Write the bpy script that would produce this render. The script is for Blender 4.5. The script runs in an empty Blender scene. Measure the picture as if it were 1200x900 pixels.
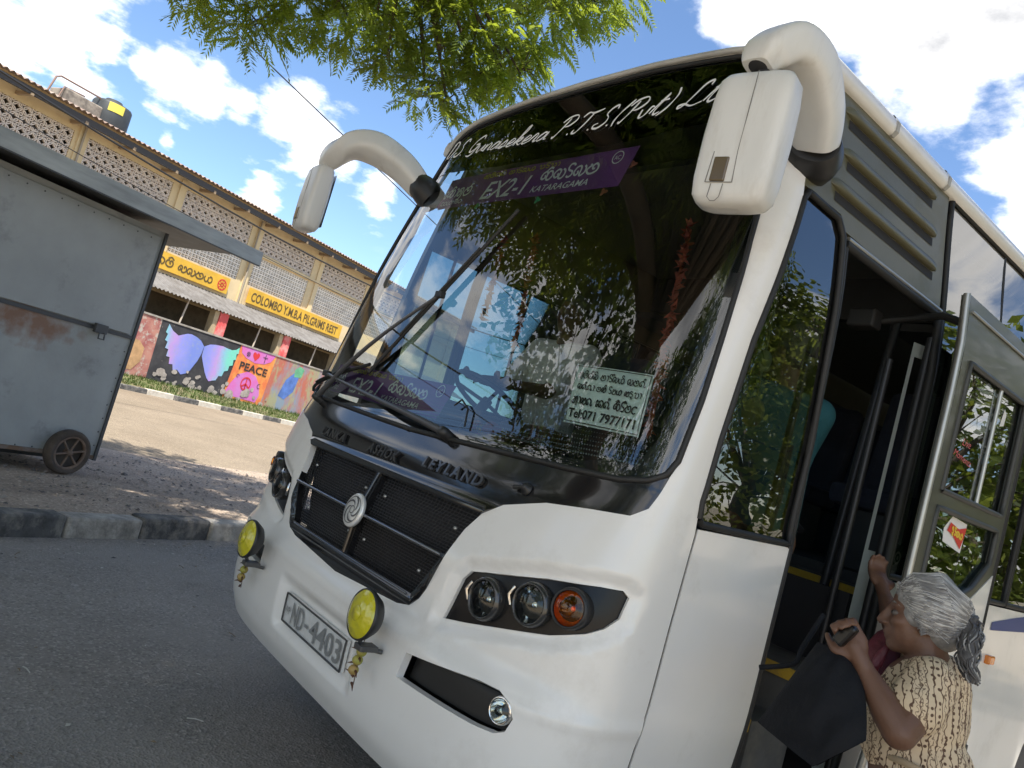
import bpy, bmesh, math, random, bisect
from mathutils import Vector, Matrix, Quaternion
from mathutils.geometry import delaunay_2d_cdt
import numpy as np
R = math.radians
random.seed(7)
scn = bpy.context.scene
COL = scn.collection

# ------------------------------------------------------------------ camera
CAMP = Vector((2.77, -1.53, 1.5))
_yaw, _pit, _rol = R(52.1), R(4.6), R(15.8)
FWD = Vector((-math.sin(_yaw)*math.cos(_pit), math.cos(_yaw)*math.cos(_pit), math.sin(_pit)))
_r0 = Vector((math.cos(_yaw), math.sin(_yaw), 0)); _u0 = _r0.cross(FWD)
IX = _r0*math.cos(_rol) + _u0*math.sin(_rol)
IU = -_r0*math.sin(_rol) + _u0*math.cos(_rol)
cam = bpy.data.cameras.new('camera'); cam.sensor_width = 36; cam.lens = 910/1200*36
cam.clip_start = .05; cam.clip_end = 3000
camo = bpy.data.objects.new('camera', cam); COL.objects.link(camo)
camo.matrix_world = Matrix(((IX.x, IU.x, -FWD.x, CAMP.x), (IX.y, IU.y, -FWD.y, CAMP.y), (IX.z, IU.z, -FWD.z, CAMP.z), (0, 0, 0, 1)))
scn.camera = camo
def pray(px, py):
    d = IX*((px-600)/910) - IU*((py-450)/910) + FWD
    return d.normalized()
def inframe(p, m=0):
    d = Vector(p)-CAMP; z = d.dot(FWD)
    if z < .2: return False
    x = 600+910*d.dot(IX)/z; y = 450-910*d.dot(IU)/z
    return -m < x < 1200+m and -m < y < 900+m

# ------------------------------------------------------------------ sun, sky, exposure
SUNV = Vector((.40, -.20, .88)).normalized()          # towards the sun
scn.view_settings.view_transform = 'Standard'; scn.view_settings.look = 'None'
scn.view_settings.exposure = 1.7; scn.view_settings.gamma = 1.0
sun = bpy.data.lights.new('sun', 'SUN'); sun.energy = 3.0; sun.angle = R(.53); sun.color = (1, .95, .87)
suno = bpy.data.objects.new('sun', sun); COL.objects.link(suno)
suno.rotation_euler = SUNV.to_track_quat('Z', 'Y').to_euler(); suno.location = (0, 0, 30)

w = bpy.data.worlds.new('World'); scn.world = w; w.use_nodes = True
nt = w.node_tree; nt.nodes.clear()
def N(t, **k):
    n = nt.nodes.new(t)
    for a, b in k.items(): setattr(n, a, b)
    return n
L = lambda a, b: nt.links.new(a, b)
sky = N('ShaderNodeTexSky', sky_type='NISHITA', sun_disc=False)
sky.sun_elevation = math.asin(SUNV.z); sky.sun_rotation = math.atan2(SUNV.x, SUNV.y)
sky.air_density = 1.0; sky.dust_density = .1; sky.ozone_density = 5.0
tc = N('ShaderNodeTexCoord')
sep = N('ShaderNodeSeparateXYZ'); L(tc.outputs['Generated'], sep.inputs[0])
def M(op, a, b=None, c=None, clamp=False):
    n = N('ShaderNodeMath', operation=op, use_clamp=clamp)
    for i, v in enumerate((a, b, c)):
        if v is None: continue
        if isinstance(v, (int, float)): n.inputs[i].default_value = v
        else: L(v, n.inputs[i])
    return n.outputs[0]
zz = M('MAXIMUM', M('ADD', sep.outputs[2], .22), .05)
cmb = N('ShaderNodeCombineXYZ'); L(M('DIVIDE', sep.outputs[0], zz), cmb.inputs[0]); L(M('DIVIDE', sep.outputs[1], zz), cmb.inputs[1])
def noise(scale, detail, rough, off):
    mp = N('ShaderNodeMapping'); mp.inputs['Location'].default_value = off; L(cmb.outputs[0], mp.inputs[0])
    n = N('ShaderNodeTexNoise'); n.inputs['Scale'].default_value = scale; n.inputs['Detail'].default_value = detail; n.inputs['Roughness'].default_value = rough
    L(mp.outputs[0], n.inputs['Vector']); return n.outputs['Fac']
n1 = noise(2.2, 9, .58, (3.1, 7.7, 0)); n2 = noise(6.5, 8, .6, (1.0, 2.0, 4)); n3 = noise(.75, 3, .5, (12.0, 3.0, 0))
# cumulus: a bank of clouds high on one side, a ragged row across the blue, the rest scattered all round
blobs = [((10, 25), .10), ((70, 40), .075), ((60, 5), .055), ((130, 62), .05), ((165, 72), .04), ((200, 88), .055), ((240, 108), .05), ((285, 125), .035), ((330, 140), .06), ((370, 170), .055), ((440, 225), .045), ((310, 232), .035),
         ((195, 165), .016), ((405, 195), .03), ((1010, 15), .09), ((1090, 60), .13), ((1180, 30), .13), ((1190, 150), .11), ((1105, 130), .075), ((1040, 80), .07), ((1230, 250), .07),
         ((860, 20), .045), ((1010, -120), .2), ((1200, -150), .3), ((-120, -40), .25)]
blobs += [((-.86, -.40, .31), .055), ((-.89, -.34, .29), .045), ((-.80, -.53, .25), .065), ((-.66, -.57, .42), .09), ((-.40, -.80, .42), .12), ((.5, -.6, .5), .16), ((.75, .45, .42), .14), ((.3, .85, .45), .14)]
acc = None
for pp, r in blobs:
    d = pray(*pp) if len(pp) == 2 else Vector(pp).normalized()
    dn = N('ShaderNodeVectorMath', operation='DISTANCE'); L(tc.outputs['Generated'], dn.inputs[0]); dn.inputs[1].default_value = d
    v = M('MULTIPLY_ADD', dn.outputs['Value'], -1/r, 1.0)
    v = M('MAXIMUM', v, -1.0)
    acc = v if acc is None else M('MAXIMUM', acc, v)
nz = M('SUBTRACT', M('MULTIPLY_ADD', n2, .75, M('MULTIPLY', n1, .9)), .82)
near = M('ADD', acc, M('MULTIPLY', nz, 2.6))
far = M('ADD', M('MULTIPLY', M('SUBTRACT', n3, .47), 5.0), M('MULTIPLY', nz, 2.4))
dfw = N('ShaderNodeVectorMath', operation='DOT_PRODUCT'); L(tc.outputs['Generated'], dfw.inputs[0]); dfw.inputs[1].default_value = FWD
inv = M('MULTIPLY_ADD', dfw.outputs['Value'], -6, 4.0, clamp=True)     # the listed clouds stand ahead, the scattered ones elsewhere
far = M('SUBTRACT', far, M('MULTIPLY', M('SUBTRACT', 1, inv), 3))
dens = M('MAXIMUM', near, far)
mr = N('ShaderNodeMapRange', interpolation_type='SMOOTHSTEP'); L(dens, mr.inputs[0]); mr.inputs[1].default_value = .22; mr.inputs[2].default_value = .85
wisp = N('ShaderNodeMapRange', interpolation_type='SMOOTHSTEP'); L(M('ADD', n1, M('MULTIPLY', n3, .35)), wisp.inputs[0]); wisp.inputs[1].default_value = .74; wisp.inputs[2].default_value = 1.1; wisp.inputs[4].default_value = .4
cover = M('MAXIMUM', mr.outputs[0], wisp.outputs[0])
thick = N('ShaderNodeMapRange'); L(dens, thick.inputs[0]); thick.inputs[1].default_value = .30; thick.inputs[2].default_value = 1.3
n4 = noise(3.4, 3, .45, (5.5, 1.2, 2))
shadev = M('MULTIPLY', thick.outputs[0], M('MULTIPLY_ADD', n4, 2.4, -.55, clamp=True))
cc = N('ShaderNodeMix', data_type='RGBA'); L(shadev, cc.inputs[0]); cc.inputs[6].default_value = (9.4, 9.2, 8.9, 1); cc.inputs[7].default_value = (2.9, 2.95, 3.1, 1)
mx = N('ShaderNodeMix', data_type='RGBA'); L(cover, mx.inputs[0]); L(sky.outputs[0], mx.inputs[6]); L(cc.outputs[2], mx.inputs[7])
bg = N('ShaderNodeBackground'); bg.inputs[1].default_value = .074
wo = N('ShaderNodeOutputWorld'); L(mx.outputs[2], bg.inputs[0]); L(bg.outputs[0], wo.inputs[0])

# ------------------------------------------------------------------ materials
MAT = {}
def mat(name, col, rough=.6, metal=0, var=.0, vscale=4, bump=0, bscale=60, spec=.5, coat=0, col2=None, dirt=None, stretch=None, detail=5, emis=None):
    """Principled with noise colour variation, optional second colour patches, dirt and fine relief (object coordinates)"""
    if name in MAT: return MAT[name]
    m = bpy.data.materials.new(name); m.use_nodes = True; MAT[name] = m
    t = m.node_tree; p = t.nodes['Principled BSDF']
    def nd(ty, **k):
        n = t.nodes.new(ty)
        for a, b in k.items(): setattr(n, a, b)
        return n
    c4 = tuple(col)+(1,)
    p.inputs['Base Color'].default_value = c4; p.inputs['Roughness'].default_value = rough; p.inputs['Metallic'].default_value = metal
    p.inputs['Specular IOR Level'].default_value = spec; p.inputs['Coat Weight'].default_value = coat; p.inputs['Coat Roughness'].default_value = .06
    co = nd('ShaderNodeTexCoord'); src = co.outputs['Object']
    if stretch:
        mp = nd('ShaderNodeMapping'); mp.inputs['Scale'].default_value = stretch; t.links.new(src, mp.inputs[0]); src = mp.outputs[0]
    def noi(s, d=detail, ro=.6):
        n = nd('ShaderNodeTexNoise'); n.inputs['Scale'].default_value = s; n.inputs['Detail'].default_value = d; n.inputs['Roughness'].default_value = ro
        t.links.new(src, n.inputs['Vector']); return n.outputs['Fac']
    cur = None
    if var or col2:
        a = noi(vscale)
        mxn = nd('ShaderNodeMix', data_type='RGBA')
        if col2:
            mrn = nd('ShaderNodeMapRange'); t.links.new(a, mrn.inputs[0]); mrn.inputs[1].default_value = .42; mrn.inputs[2].default_value = .62
            t.links.new(mrn.outputs[0], mxn.inputs[0]); mxn.inputs[6].default_value = c4; mxn.inputs[7].default_value = tuple(col2)+(1,)
        else:
            mrn = nd('ShaderNodeMapRange'); t.links.new(a, mrn.inputs[0]); mrn.inputs[1].default_value = .3; mrn.inputs[2].default_value = .7
            t.links.new(mrn.outputs[0], mxn.inputs[0])
            mxn.inputs[6].default_value = tuple(x*(1-var) for x in col)+(1,); mxn.inputs[7].default_value = tuple(min(1, x*(1+var)) for x in col)+(1,)
        cur = mxn.outputs[2]
    if dirt:
        dc, dscale, lo, hi, amt = dirt
        a = noi(dscale, 8, .7); mrn = nd('ShaderNodeMapRange'); t.links.new(a, mrn.inputs[0]); mrn.inputs[1].default_value = lo; mrn.inputs[2].default_value = hi; mrn.inputs[4].default_value = amt
        mxn = nd('ShaderNodeMix', data_type='RGBA'); t.links.new(mrn.outputs[0], mxn.inputs[0])
        if cur: t.links.new(cur, mxn.inputs[6])
        else: mxn.inputs[6].default_value = c4
        mxn.inputs[7].default_value = tuple(dc)+(1,); cur = mxn.outputs[2]
        rr = nd('ShaderNodeMapRange'); t.links.new(a, rr.inputs[0]); rr.inputs[1].default_value = lo-.1; rr.inputs[2].default_value = hi; rr.inputs[3].default_value = rough; rr.inputs[4].default_value = min(1, rough+.3)
        t.links.new(rr.outputs[0], p.inputs['Roughness'])
    if cur: t.links.new(cur, p.inputs['Base Color'])
    if bump:
        b = nd('ShaderNodeBump'); b.inputs['Strength'].default_value = bump; b.inputs['Distance'].default_value = .02
        t.links.new(noi(bscale, 6, .65), b.inputs['Height']); t.links.new(b.outputs[0], p.inputs['Normal'])
    if emis: p.inputs['Emission Color'].default_value = tuple(emis[0])+(1,); p.inputs['Emission Strength'].default_value = emis[1]
    return m
def glass(name, tint, ior=1.5, rough=0.0):
    """thin pane: mirror reflection by angle over a tinted clear film"""
    if name in MAT: return MAT[name]
    m = bpy.data.materials.new(name); m.use_nodes = True; MAT[name] = m
    t = m.node_tree; t.nodes.remove(t.nodes['Principled BSDF']); o = t.nodes['Material Output']
    fr = t.nodes.new('ShaderNodeFresnel'); fr.inputs[0].default_value = ior
    tr = t.nodes.new('ShaderNodeBsdfTransparent'); tr.inputs[0].default_value = tuple(tint)+(1,)
    gl = t.nodes.new('ShaderNodeBsdfGlossy'); gl.inputs['Roughness'].default_value = rough; gl.inputs[0].default_value = (1, 1, 1, 1)
    mx = t.nodes.new('ShaderNodeMixShader'); t.links.new(fr.outputs[0], mx.inputs[0]); t.links.new(tr.outputs[0], mx.inputs[1]); t.links.new(gl.outputs[0], mx.inputs[2])
    t.links.new(mx.outputs[0], o.inputs[0]); return m
def leafmat(name, col, tcol, var=.35):
    m = bpy.data.materials.new(name); m.use_nodes = True; MAT[name] = m
    t = m.node_tree; p = t.nodes['Principled BSDF']; o = t.nodes['Material Output']
    co = t.nodes.new('ShaderNodeTexCoord'); n = t.nodes.new('ShaderNodeTexNoise'); n.inputs['Scale'].default_value = 1.7; n.inputs['Detail'].default_value = 8
    t.links.new(co.outputs['Object'], n.inputs['Vector'])
    mr = t.nodes.new('ShaderNodeMapRange'); t.links.new(n.outputs['Fac'], mr.inputs[0]); mr.inputs[1].default_value = .3; mr.inputs[2].default_value = .7
    outs = []
    for c in (col, tcol):
        mx = t.nodes.new('ShaderNodeMix'); mx.data_type = 'RGBA'; t.links.new(mr.outputs[0], mx.inputs[0])
        mx.inputs[6].default_value = tuple(x*(1-var) for x in c)+(1,); mx.inputs[7].default_value = tuple(x*(1+var) for x in c)+(1,); outs.append(mx.outputs[2])
    t.links.new(outs[0], p.inputs['Base Color']); p.inputs['Roughness'].default_value = .42
    tl = t.nodes.new('ShaderNodeBsdfTranslucent'); t.links.new(outs[1], tl.inputs[0])
    ms = t.nodes.new('ShaderNodeMixShader'); ms.inputs[0].default_value = .45
    t.links.new(p.outputs[0], ms.inputs[1]); t.links.new(tl.outputs[0], ms.inputs[2]); t.links.new(ms.outputs[0], o.inputs[0]); return m

# ------------------------------------------------------------------ mesh helpers
class MB:
    def __init__(s): s.v = []; s.f = []; s.mi = []; s.sm = []; s.cur = 0; s.smooth = True
    def add(s, vs, fs, smooth=None):
        o = len(s.v); s.v += [tuple(v) for v in vs]
        for f in fs:
            s.f.append(tuple(i+o for i in f)); s.mi.append(s.cur); s.sm.append(s.smooth if smooth is None else smooth)
    def box(s, c, size, rot=None, bev=0):
        hx, hy, hz = (x/2 for x in size)
        if bev <= 0:
            vs = [Vector((a*hx, b*hy, d*hz)) for a in (-1, 1) for b in (-1, 1) for d in (-1, 1)]
            fs = [(0, 1, 3, 2), (4, 6, 7, 5), (0, 4, 5, 1), (2, 3, 7, 6), (0, 2, 6, 4), (1, 5, 7, 3)]
        else:
            bm = bmesh.new(); bmesh.ops.create_cube(bm, size=1)
            for v in bm.verts: v.co = Vector((v.co.x*size[0], v.co.y*size[1], v.co.z*size[2]))
            bmesh.ops.bevel(bm, geom=list(bm.edges), offset=bev, segments=2, affect='EDGES', profile=.5)
            bm.verts.index_update(); vs = [v.co.copy() for v in bm.verts]; fs = [[v.index for v in f.verts] for f in bm.faces]; bm.free()
        if rot is not None: vs = [rot @ v for v in vs]
        s.add([v+Vector(c) for v in vs], fs, False)
        return s
    def tube(s, pts, rad, n=8, cap=True):
        pts = [Vector(p) for p in pts]; k = len(pts)
        rs = rad if isinstance(rad, (list, tuple)) else [rad]*k
        vs = []; up = None
        for i, p in enumerate(pts):
            t = (pts[min(i+1, k-1)]-pts[max(i-1, 0)])
            t = t.normalized() if t.length > 1e-9 else Vector((0, 0, 1))
            if up is None: up = t.orthogonal().normalized()
            up = (up-t*up.dot(t)); up = up.normalized() if up.length > 1e-6 else t.orthogonal().normalized()
            sd = t.cross(up)
            for j in range(n):
                a = 2*math.pi*j/n; vs.append(p+(up*math.cos(a)+sd*math.sin(a))*rs[i])
        fs = [(i*n+j, i*n+(j+1) % n, (i+1)*n+(j+1) % n, (i+1)*n+j) for i in range(k-1) for j in range(n)]
        s.add(vs, fs)
        if cap: s.add(vs[:n], [tuple(range(n-1, -1, -1))], False); s.add(vs[-n:], [tuple(range(n))], False)
        return s
    def lathe(s, prof, n=24, mat4=None):
        vs = []
        for r, h in prof:
            for j in range(n):
                a = 2*math.pi*j/n; vs.append(Vector((r*math.cos(a), r*math.sin(a), h)))
        if mat4 is not None: vs = [mat4 @ v for v in vs]
        fs = [(i*n+j, i*n+(j+1) % n, (i+1)*n+(j+1) % n, (i+1)*n+j) for i in range(len(prof)-1) for j in range(n)]
        s.add(vs, fs); return s
    def ell(s, c, r, rot=None, n=14, m=10):
        vs = []; c = Vector(c)
        for i in range(m+1):
            th = math.pi*i/m
            for j in range(n):
                a = 2*math.pi*j/n
                v = Vector((r[0]*math.sin(th)*math.cos(a), r[1]*math.sin(th)*math.sin(a), r[2]*math.cos(th)))
                if rot is not None: v = rot @ v
                vs.append(c+v)
        fs = [(i*n+j, (i+1)*n+j, (i+1)*n+(j+1) % n, i*n+(j+1) % n) for i in range(m) for j in range(n)]
        s.add(vs, fs); return s
    def cap(s, a, b, ra, rb, n=12):
        """tapered capsule"""
        a, b = Vector(a), Vector(b); t = (b-a).normalized(); up = t.orthogonal().normalized(); sd = t.cross(up)
        vs = []; prof = []
        for i in range(6): th = math.pi/2*(1-i/5); prof.append((a, -math.sin(th)*ra, math.cos(th)*ra))
        for i in range(6): th = math.pi/2*i/5; prof.append((b, math.sin(th)*rb, math.cos(th)*rb))
        for o, h, r in prof:
            for j in range(n): an = 2*math.pi*j/n; vs.append(o+t*h+(up*math.cos(an)+sd*math.sin(an))*max(r, 1e-4))
        k = len(prof)
        s.add(vs, [(i*n+j, i*n+(j+1) % n, (i+1)*n+(j+1) % n, (i+1)*n+j) for i in range(k-1) for j in range(n)]); 
        s.add(vs[:n], [tuple(range(n-1, -1, -1))]); s.add(vs[-n:], [tuple(range(n))]); return s
    def ribbon(s, pts, wid, nrm):
        nrm = Vector(nrm); pts = [Vector(p) for p in pts]; vs = []
        for i, p in enumerate(pts):
            t = (pts[min(i+1, len(pts)-1)]-pts[max(i-1, 0)]).normalized(); sd = t.cross(nrm).normalized()
            wv = wid[i] if isinstance(wid, (list, tuple)) else wid
            vs += [p-sd*wv/2, p+sd*wv/2]
        s.add(vs, [(2*i, 2*i+1, 2*i+3, 2*i+2) for i in range(len(pts)-1)]); return s
    def mesh(s, name):
        me = bpy.data.meshes.new(name); me.from_pydata(s.v, [], s.f); me.polygons.foreach_set('use_smooth', s.sm); me.polygons.foreach_set('material_index', s.mi); me.update(); return me
    def build(s, name, mats, parent=None):
        return link(name, s.mesh(name), mats, parent)
def link(name, me, mats, parent=None):
    o = bpy.data.objects.new(name, me); COL.objects.link(o)
    for m in (mats if isinstance(mats, (list, tuple)) else [mats]): me.materials.append(m)
    if parent:
        o.parent = parent; o.matrix_parent_inverse = parent.matrix_basis.inverted()
    return o
def thing(name, label, cat, loc=(0, 0, 0), group=None, kind=None):
    o = bpy.data.objects.new(name, None); COL.objects.link(o); o.location = loc; o.empty_display_size = .2
    tag(o, label, cat, group, kind); return o
def tag(o, label=None, cat=None, group=None, kind=None):
    for k, v in (('label', label), ('category', cat), ('group', group), ('kind', kind)):
        if v: o[k] = v
    return o
def copy_tree(o, parent=None):
    c = o.copy(); COL.objects.link(c); c.parent = parent
    for ch in list(o.children): copy_tree(ch, c)
    return c
def frame(pos, nrm, up=(0, 0, 1)):
    """matrix whose Z is nrm"""
    z = Vector(nrm).normalized(); x = Vector(up).cross(z)
    x = x.normalized() if x.length > 1e-6 else z.orthogonal().normalized(); y = z.cross(x)
    return Matrix(((x.x, y.x, z.x, pos[0]), (x.y, y.y, z.y, pos[1]), (x.z, y.z, z.z, pos[2]), (0, 0, 0, 1)))
def crom(pts, n=6, closed=False):
    P = [Vector(p) for p in pts]; out = []; k = len(P)
    g = (lambda i: P[i % k]) if closed else (lambda i: P[min(max(i, 0), k-1)])
    for i in range(k if closed else k-1):
        a, b, c, d = g(i-1), g(i), g(i+1), g(i+2)
        for j in range(n):
            t = j/n; out.append(.5*((2*b)+(c-a)*t+(2*a-5*b+4*c-d)*t*t+(3*b-a-3*c+d)*t**3))
    if not closed: out.append(P[-1])
    return out
def inpoly(x, y, poly):
    r = False; j = len(poly)-1
    for i in range(len(poly)):
        xi, yi = poly[i]; xj, yj = poly[j]
        if (yi > y) != (yj > y) and x < (xj-xi)*(y-yi)/(yj-yi)+xi: r = not r
        j = i
    return r
def dens(poly, sx, sy):
    out = []
    for i, (x, y) in enumerate(poly):
        X, Y = poly[(i+1) % len(poly)]
        n = max(1, int(math.ceil(max(abs(X-x)/sx, abs(Y-y)/sy))))
        out += [(x+(X-x)*k/n, y+(Y-y)*k/n) for k in range(n)]
    return out
def panel(name, outer, holes, mapf, off, m, parent, sx=.03, sy=.05, rim=0., back=False):
    """a sheet bent over mapf(a, b, off): outline and holes in surface coordinates, its rim turned in"""
    loops = [dens(outer, sx, sy)]+[dens(h, sx, sy) for h in holes]
    pts = []; edges = []
    for lp in loops:
        o = len(pts); pts += lp; edges += [(o+i, o+(i+1) % len(lp)) for i in range(len(lp))]
    xs = [p[0] for p in loops[0]]; ys = [p[1] for p in loops[0]]
    x0, x1, y0, y1 = min(xs), max(xs), min(ys), max(ys)
    occ = set((round(p[0]/sx*2), round(p[1]/sy*2)) for p in pts)
    i = 0
    nx = max(1, int((x1-x0)/sx)); ny = max(1, int((y1-y0)/sy))
    for i in range(1, nx):
        for j in range(1, ny):
            x = x0+(x1-x0)*i/nx+1e-5*(j % 3); y = y0+(y1-y0)*j/ny+1e-5*(i % 3)
            if (round(x/sx*2), round(y/sy*2)) in occ: continue
            if inpoly(x, y, loops[0]) and not any(inpoly(x, y, h) for h in loops[1:]): pts.append((x, y))
    vs, es, fs, *_ = delaunay_2d_cdt([Vector(p) for p in pts], edges, [], 0, 1e-7)
    F = []
    for f in fs:
        cx = sum(vs[k].x for k in f)/3; cy = sum(vs[k].y for k in f)/3
        if inpoly(cx, cy, loops[0]) and not any(inpoly(cx, cy, h) for h in loops[1:]):
            a, b, c = (vs[k] for k in f)
            if (b-a).cross(c-a) < 0: f = [f[0], f[2], f[1]]
            F.append(tuple(f))
    of = off if callable(off) else (lambda a, b: off)
    pos = lambda a, b: mapf(a, b, of(a, b))
    V = []; NN = []
    for v in vs:
        p = pos(v.x, v.y); V.append(p); e = .004
        n = (pos(v.x+e, v.y)-pos(v.x-e, v.y)).cross(pos(v.x, v.y+e)-pos(v.x, v.y-e)); NN.append(n.normalized() if n.length > 0 else Vector((0, 0, 1)))
    me = bpy.data.meshes.new(name)
    base = len(V); faces = list(F); ln = [NN[k] for f in F for k in f]
    if rim:
        cnt = {}
        for f in F:
            for k in range(3): cnt[(f[k], f[(k+1) % 3])] = 1
        bd = [(a, b) for a, b in cnt if (b, a) not in cnt]
        V2 = list(V)
        for a, b in bd:
            pa = mapf(vs[a].x, vs[a].y, of(vs[a].x, vs[a].y)-rim); pb = mapf(vs[b].x, vs[b].y, of(vs[b].x, vs[b].y)-rim)
            o = len(V2); V2 += [V[a], V[b], pb, pa]; faces.append((o+1, o, o+3, o+2))
            n = (V[a]-V[b]).cross(pb-V[b]); n = n.normalized() if n.length > 1e-12 else NN[a]; ln += [n]*4
        V = V2
    me.from_pydata(V, [], faces); me.polygons.foreach_set('use_smooth', [True]*len(faces)); me.update()
    me.normals_split_custom_set(ln)
    return link(name, me, m, parent)
_tx = {}
def text2d(s, shear=0, bold=0):
    """flat outline of built-in lettering, height about 1: (verts2d, faces, width)"""
    k = (s, shear, bold)
    if k in _tx: return _tx[k]
    cu = bpy.data.curves.new('t', 'FONT'); cu.body = s; cu.size = 1; cu.shear = shear; cu.offset = bold; cu.fill_mode = 'FRONT'; cu.resolution_u = 3
    o = bpy.data.objects.new('t', cu); COL.objects.link(o); dg = bpy.context.evaluated_depsgraph_get(); dg.update()
    me = o.evaluated_get(dg).to_mesh()
    vs = [(v.co.x, v.co.y) for v in me.vertices]; fs = [tuple(p.vertices) for p in me.polygons]
    o.evaluated_get(dg).to_mesh_clear(); bpy.data.objects.remove(o); bpy.data.curves.remove(cu)
    wd = max((v[0] for v in vs), default=0)
    _tx[k] = (vs, fs, wd); return _tx[k]
def put_text(mb, s, fn, h, wid=None, shear=0, bold=0):
    """fn(x, y) gives the place of lettering coordinates in metres"""
    vs, fs, wd = text2d(s, shear, bold)
    kx = h/.73 if wid is None else wid/wd; ky = h/.73
    mb.add([fn(x*kx, y*ky) for x, y in vs], fs, False)
# ================================================================== the street: everything on the far side runs along BD
BD = Vector((-.4202, .9074, 0)); BN = Vector((.9074, .4202, 0)); ORG = Vector((CAMP.x, CAMP.y, 0))
def BL(a, d, z=0): return ORG+BD*a-BN*d+Vector((0, 0, z))
BROT = Matrix((( BD.x, -BN.x, 0), (BD.y, -BN.y, 0), (0, 0, 1)))     # box axes: along, away, up
def bbox(mb, a0, a1, d0, d1, z0, z1, bev=0): mb.box(BL((a0+a1)/2, (d0+d1)/2, (z0+z1)/2), (abs(a1-a0), abs(d1-d0), abs(z1-z0)), BROT, bev); return mb
def bmap(d0): return lambda a, z, off: BL(a, d0-off, z)

def ground_mat(name, c1, c2, scale, fine, bump, dark=None, dscale=.5, dlo=.45, dhi=.7, rough=.9, sp=.6):
    m = bpy.data.materials.new(name); m.use_nodes = True; t = m.node_tree; p = t.nodes['Principled BSDF']; p.inputs['Roughness'].default_value = rough; p.inputs['Specular IOR Level'].default_value = .3
    co = t.nodes.new('ShaderNodeTexCoord')
    def noi(s, d=6, ro=.6):
        n = t.nodes.new('ShaderNodeTexNoise'); n.inputs['Scale'].default_value = s; n.inputs['Detail'].default_value = d; n.inputs['Roughness'].default_value = ro; t.links.new(co.outputs['Object'], n.inputs['Vector']); return n.outputs['Fac']
    def mixc(fac, a, b, lo, hi, amt=1):
        mr = t.nodes.new('ShaderNodeMapRange'); t.links.new(fac, mr.inputs[0]); mr.inputs[1].default_value = lo; mr.inputs[2].default_value = hi; mr.inputs[4].default_value = amt
        x = t.nodes.new('ShaderNodeMix'); x.data_type = 'RGBA'; t.links.new(mr.outputs[0], x.inputs[0])
        for i, v in ((6, a), (7, b)):
            if isinstance(v, tuple): x.inputs[i].default_value = v+(1,)
            else: t.links.new(v, x.inputs[i])
        return x.outputs[2]
    c = mixc(noi(scale), c1, c2, .35, .65)
    v = t.nodes.new('ShaderNodeTexVoronoi'); v.inputs['Scale'].default_value = fine; t.links.new(co.outputs['Object'], v.inputs['Vector'])
    bw = t.nodes.new('ShaderNodeSeparateColor'); t.links.new(v.outputs['Color'], bw.inputs[0])
    c = mixc(bw.outputs[0], c, tuple(min(1, x*1.7+.01) for x in c2), .7, 1.0, sp)
    c = mixc(bw.outputs[1], c, tuple(x*.4 for x in c1), .7, 1.0, sp)
    if dark: c = mixc(noi(dscale, 8, .65), c, dark, dlo, dhi, .85)
    c = mixc(noi(2.6, 9, .72), c, tuple(x*.5 for x in c1), .58, .72, .6)
    t.links.new(c, p.inputs['Base Color'])
    b = t.nodes.new('ShaderNodeBump'); b.inputs['Strength'].default_value = bump; b.inputs['Distance'].default_value = .012
    ad = t.nodes.new('ShaderNodeMath'); ad.operation = 'ADD'; t.links.new(v.outputs['Distance'], ad.inputs[0]); t.links.new(noi(30, 8, .7), ad.inputs[1])
    t.links.new(ad.outputs[0], b.inputs['Height']); t.links.new(b.outputs[0], p.inputs['Normal']); return m
asph = ground_mat('asphalt', (.215, .192, .168), (.285, .256, .226), 1.1, 85, .6, (.29, .262, .23), .75, .47, .68, sp=.5)
dirt = ground_mat('shoulder_gravel', (.31, .24, .18), (.42, .33, .25), 1.7, 55, .8, (.19, .15, .12), .8, .5, .75)
roadm = ground_mat('pale_road', (.20, .158, .108), (.25, .20, .14), .5, 60, .3, (.17, .135, .095), .3, .5, .8)
earth = ground_mat('earth', (.24, .2, .15), (.33, .28, .21), .4, 30, .6, (.12, .14, .05), .15, .45, .65)
def sheet(name, pts_rows, m, label, cat, kind='structure'):
    """rows of points lofted into one sheet"""
    mb = MB(); n = len(pts_rows[0]); vs = [p for r in pts_rows for p in r]
    mb.add(vs, [(i*n+j, i*n+j+1, (i+1)*n+j+1, (i+1)*n+j) for i in range(len(pts_rows)-1) for j in range(n-1)], True)
    return tag(mb.build(name, m), label, cat, kind=kind)
sheet('ground', [[Vector((x, y, -.03)) for x in (-600, 600)] for y in (-600, 600)], earth, 'bare brown earth reaching away on all sides', 'ground')
sheet('parking_area', [[BL(a, d, 0) for d in (5.22, -40)] for a in (-60, 70)], asph, 'worn dark grey asphalt under the bus', 'asphalt')
sand = ground_mat('sandy_yard', (.46, .36, .25), (.54, .44, .31), .6, 40, .5, (.38, .29, .2), .3, .5, .75)  # pale ground out of view, brought close to bounce light onto the bus
sheet('sandy_yard', [[Vector((x, y, .006)) for x in (-30, 60)] for y in (-50, -3.4)], sand, 'pale sunlit sand yard ahead of the bus', 'yard')
sheet('sandy_yard', [[Vector((x, y, .006)) for x in (3.9, 60)] for y in (-3.4, 60)], sand, 'pale sunlit sand yard on the door side of the bus', 'yard')
rr = random.Random(3)
def shz(d): return .15-.13*max(0, min(1, (d-5.6)/3.6))
rows = []
for i in range(131):
    a = -60+i; e = 9.2+.18*math.sin(a*1.1)+.12*math.sin(a*2.7+1)
    rows.append([BL(a, 5.2+(e-5.2)*k/8, shz(5.2+(e-5.2)*k/8)+(.012*math.sin(a*2.1+k*1.7) if 0 < k < 8 else 0)-(.018 if k == 8 else 0)) for k in range(9)])
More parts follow.
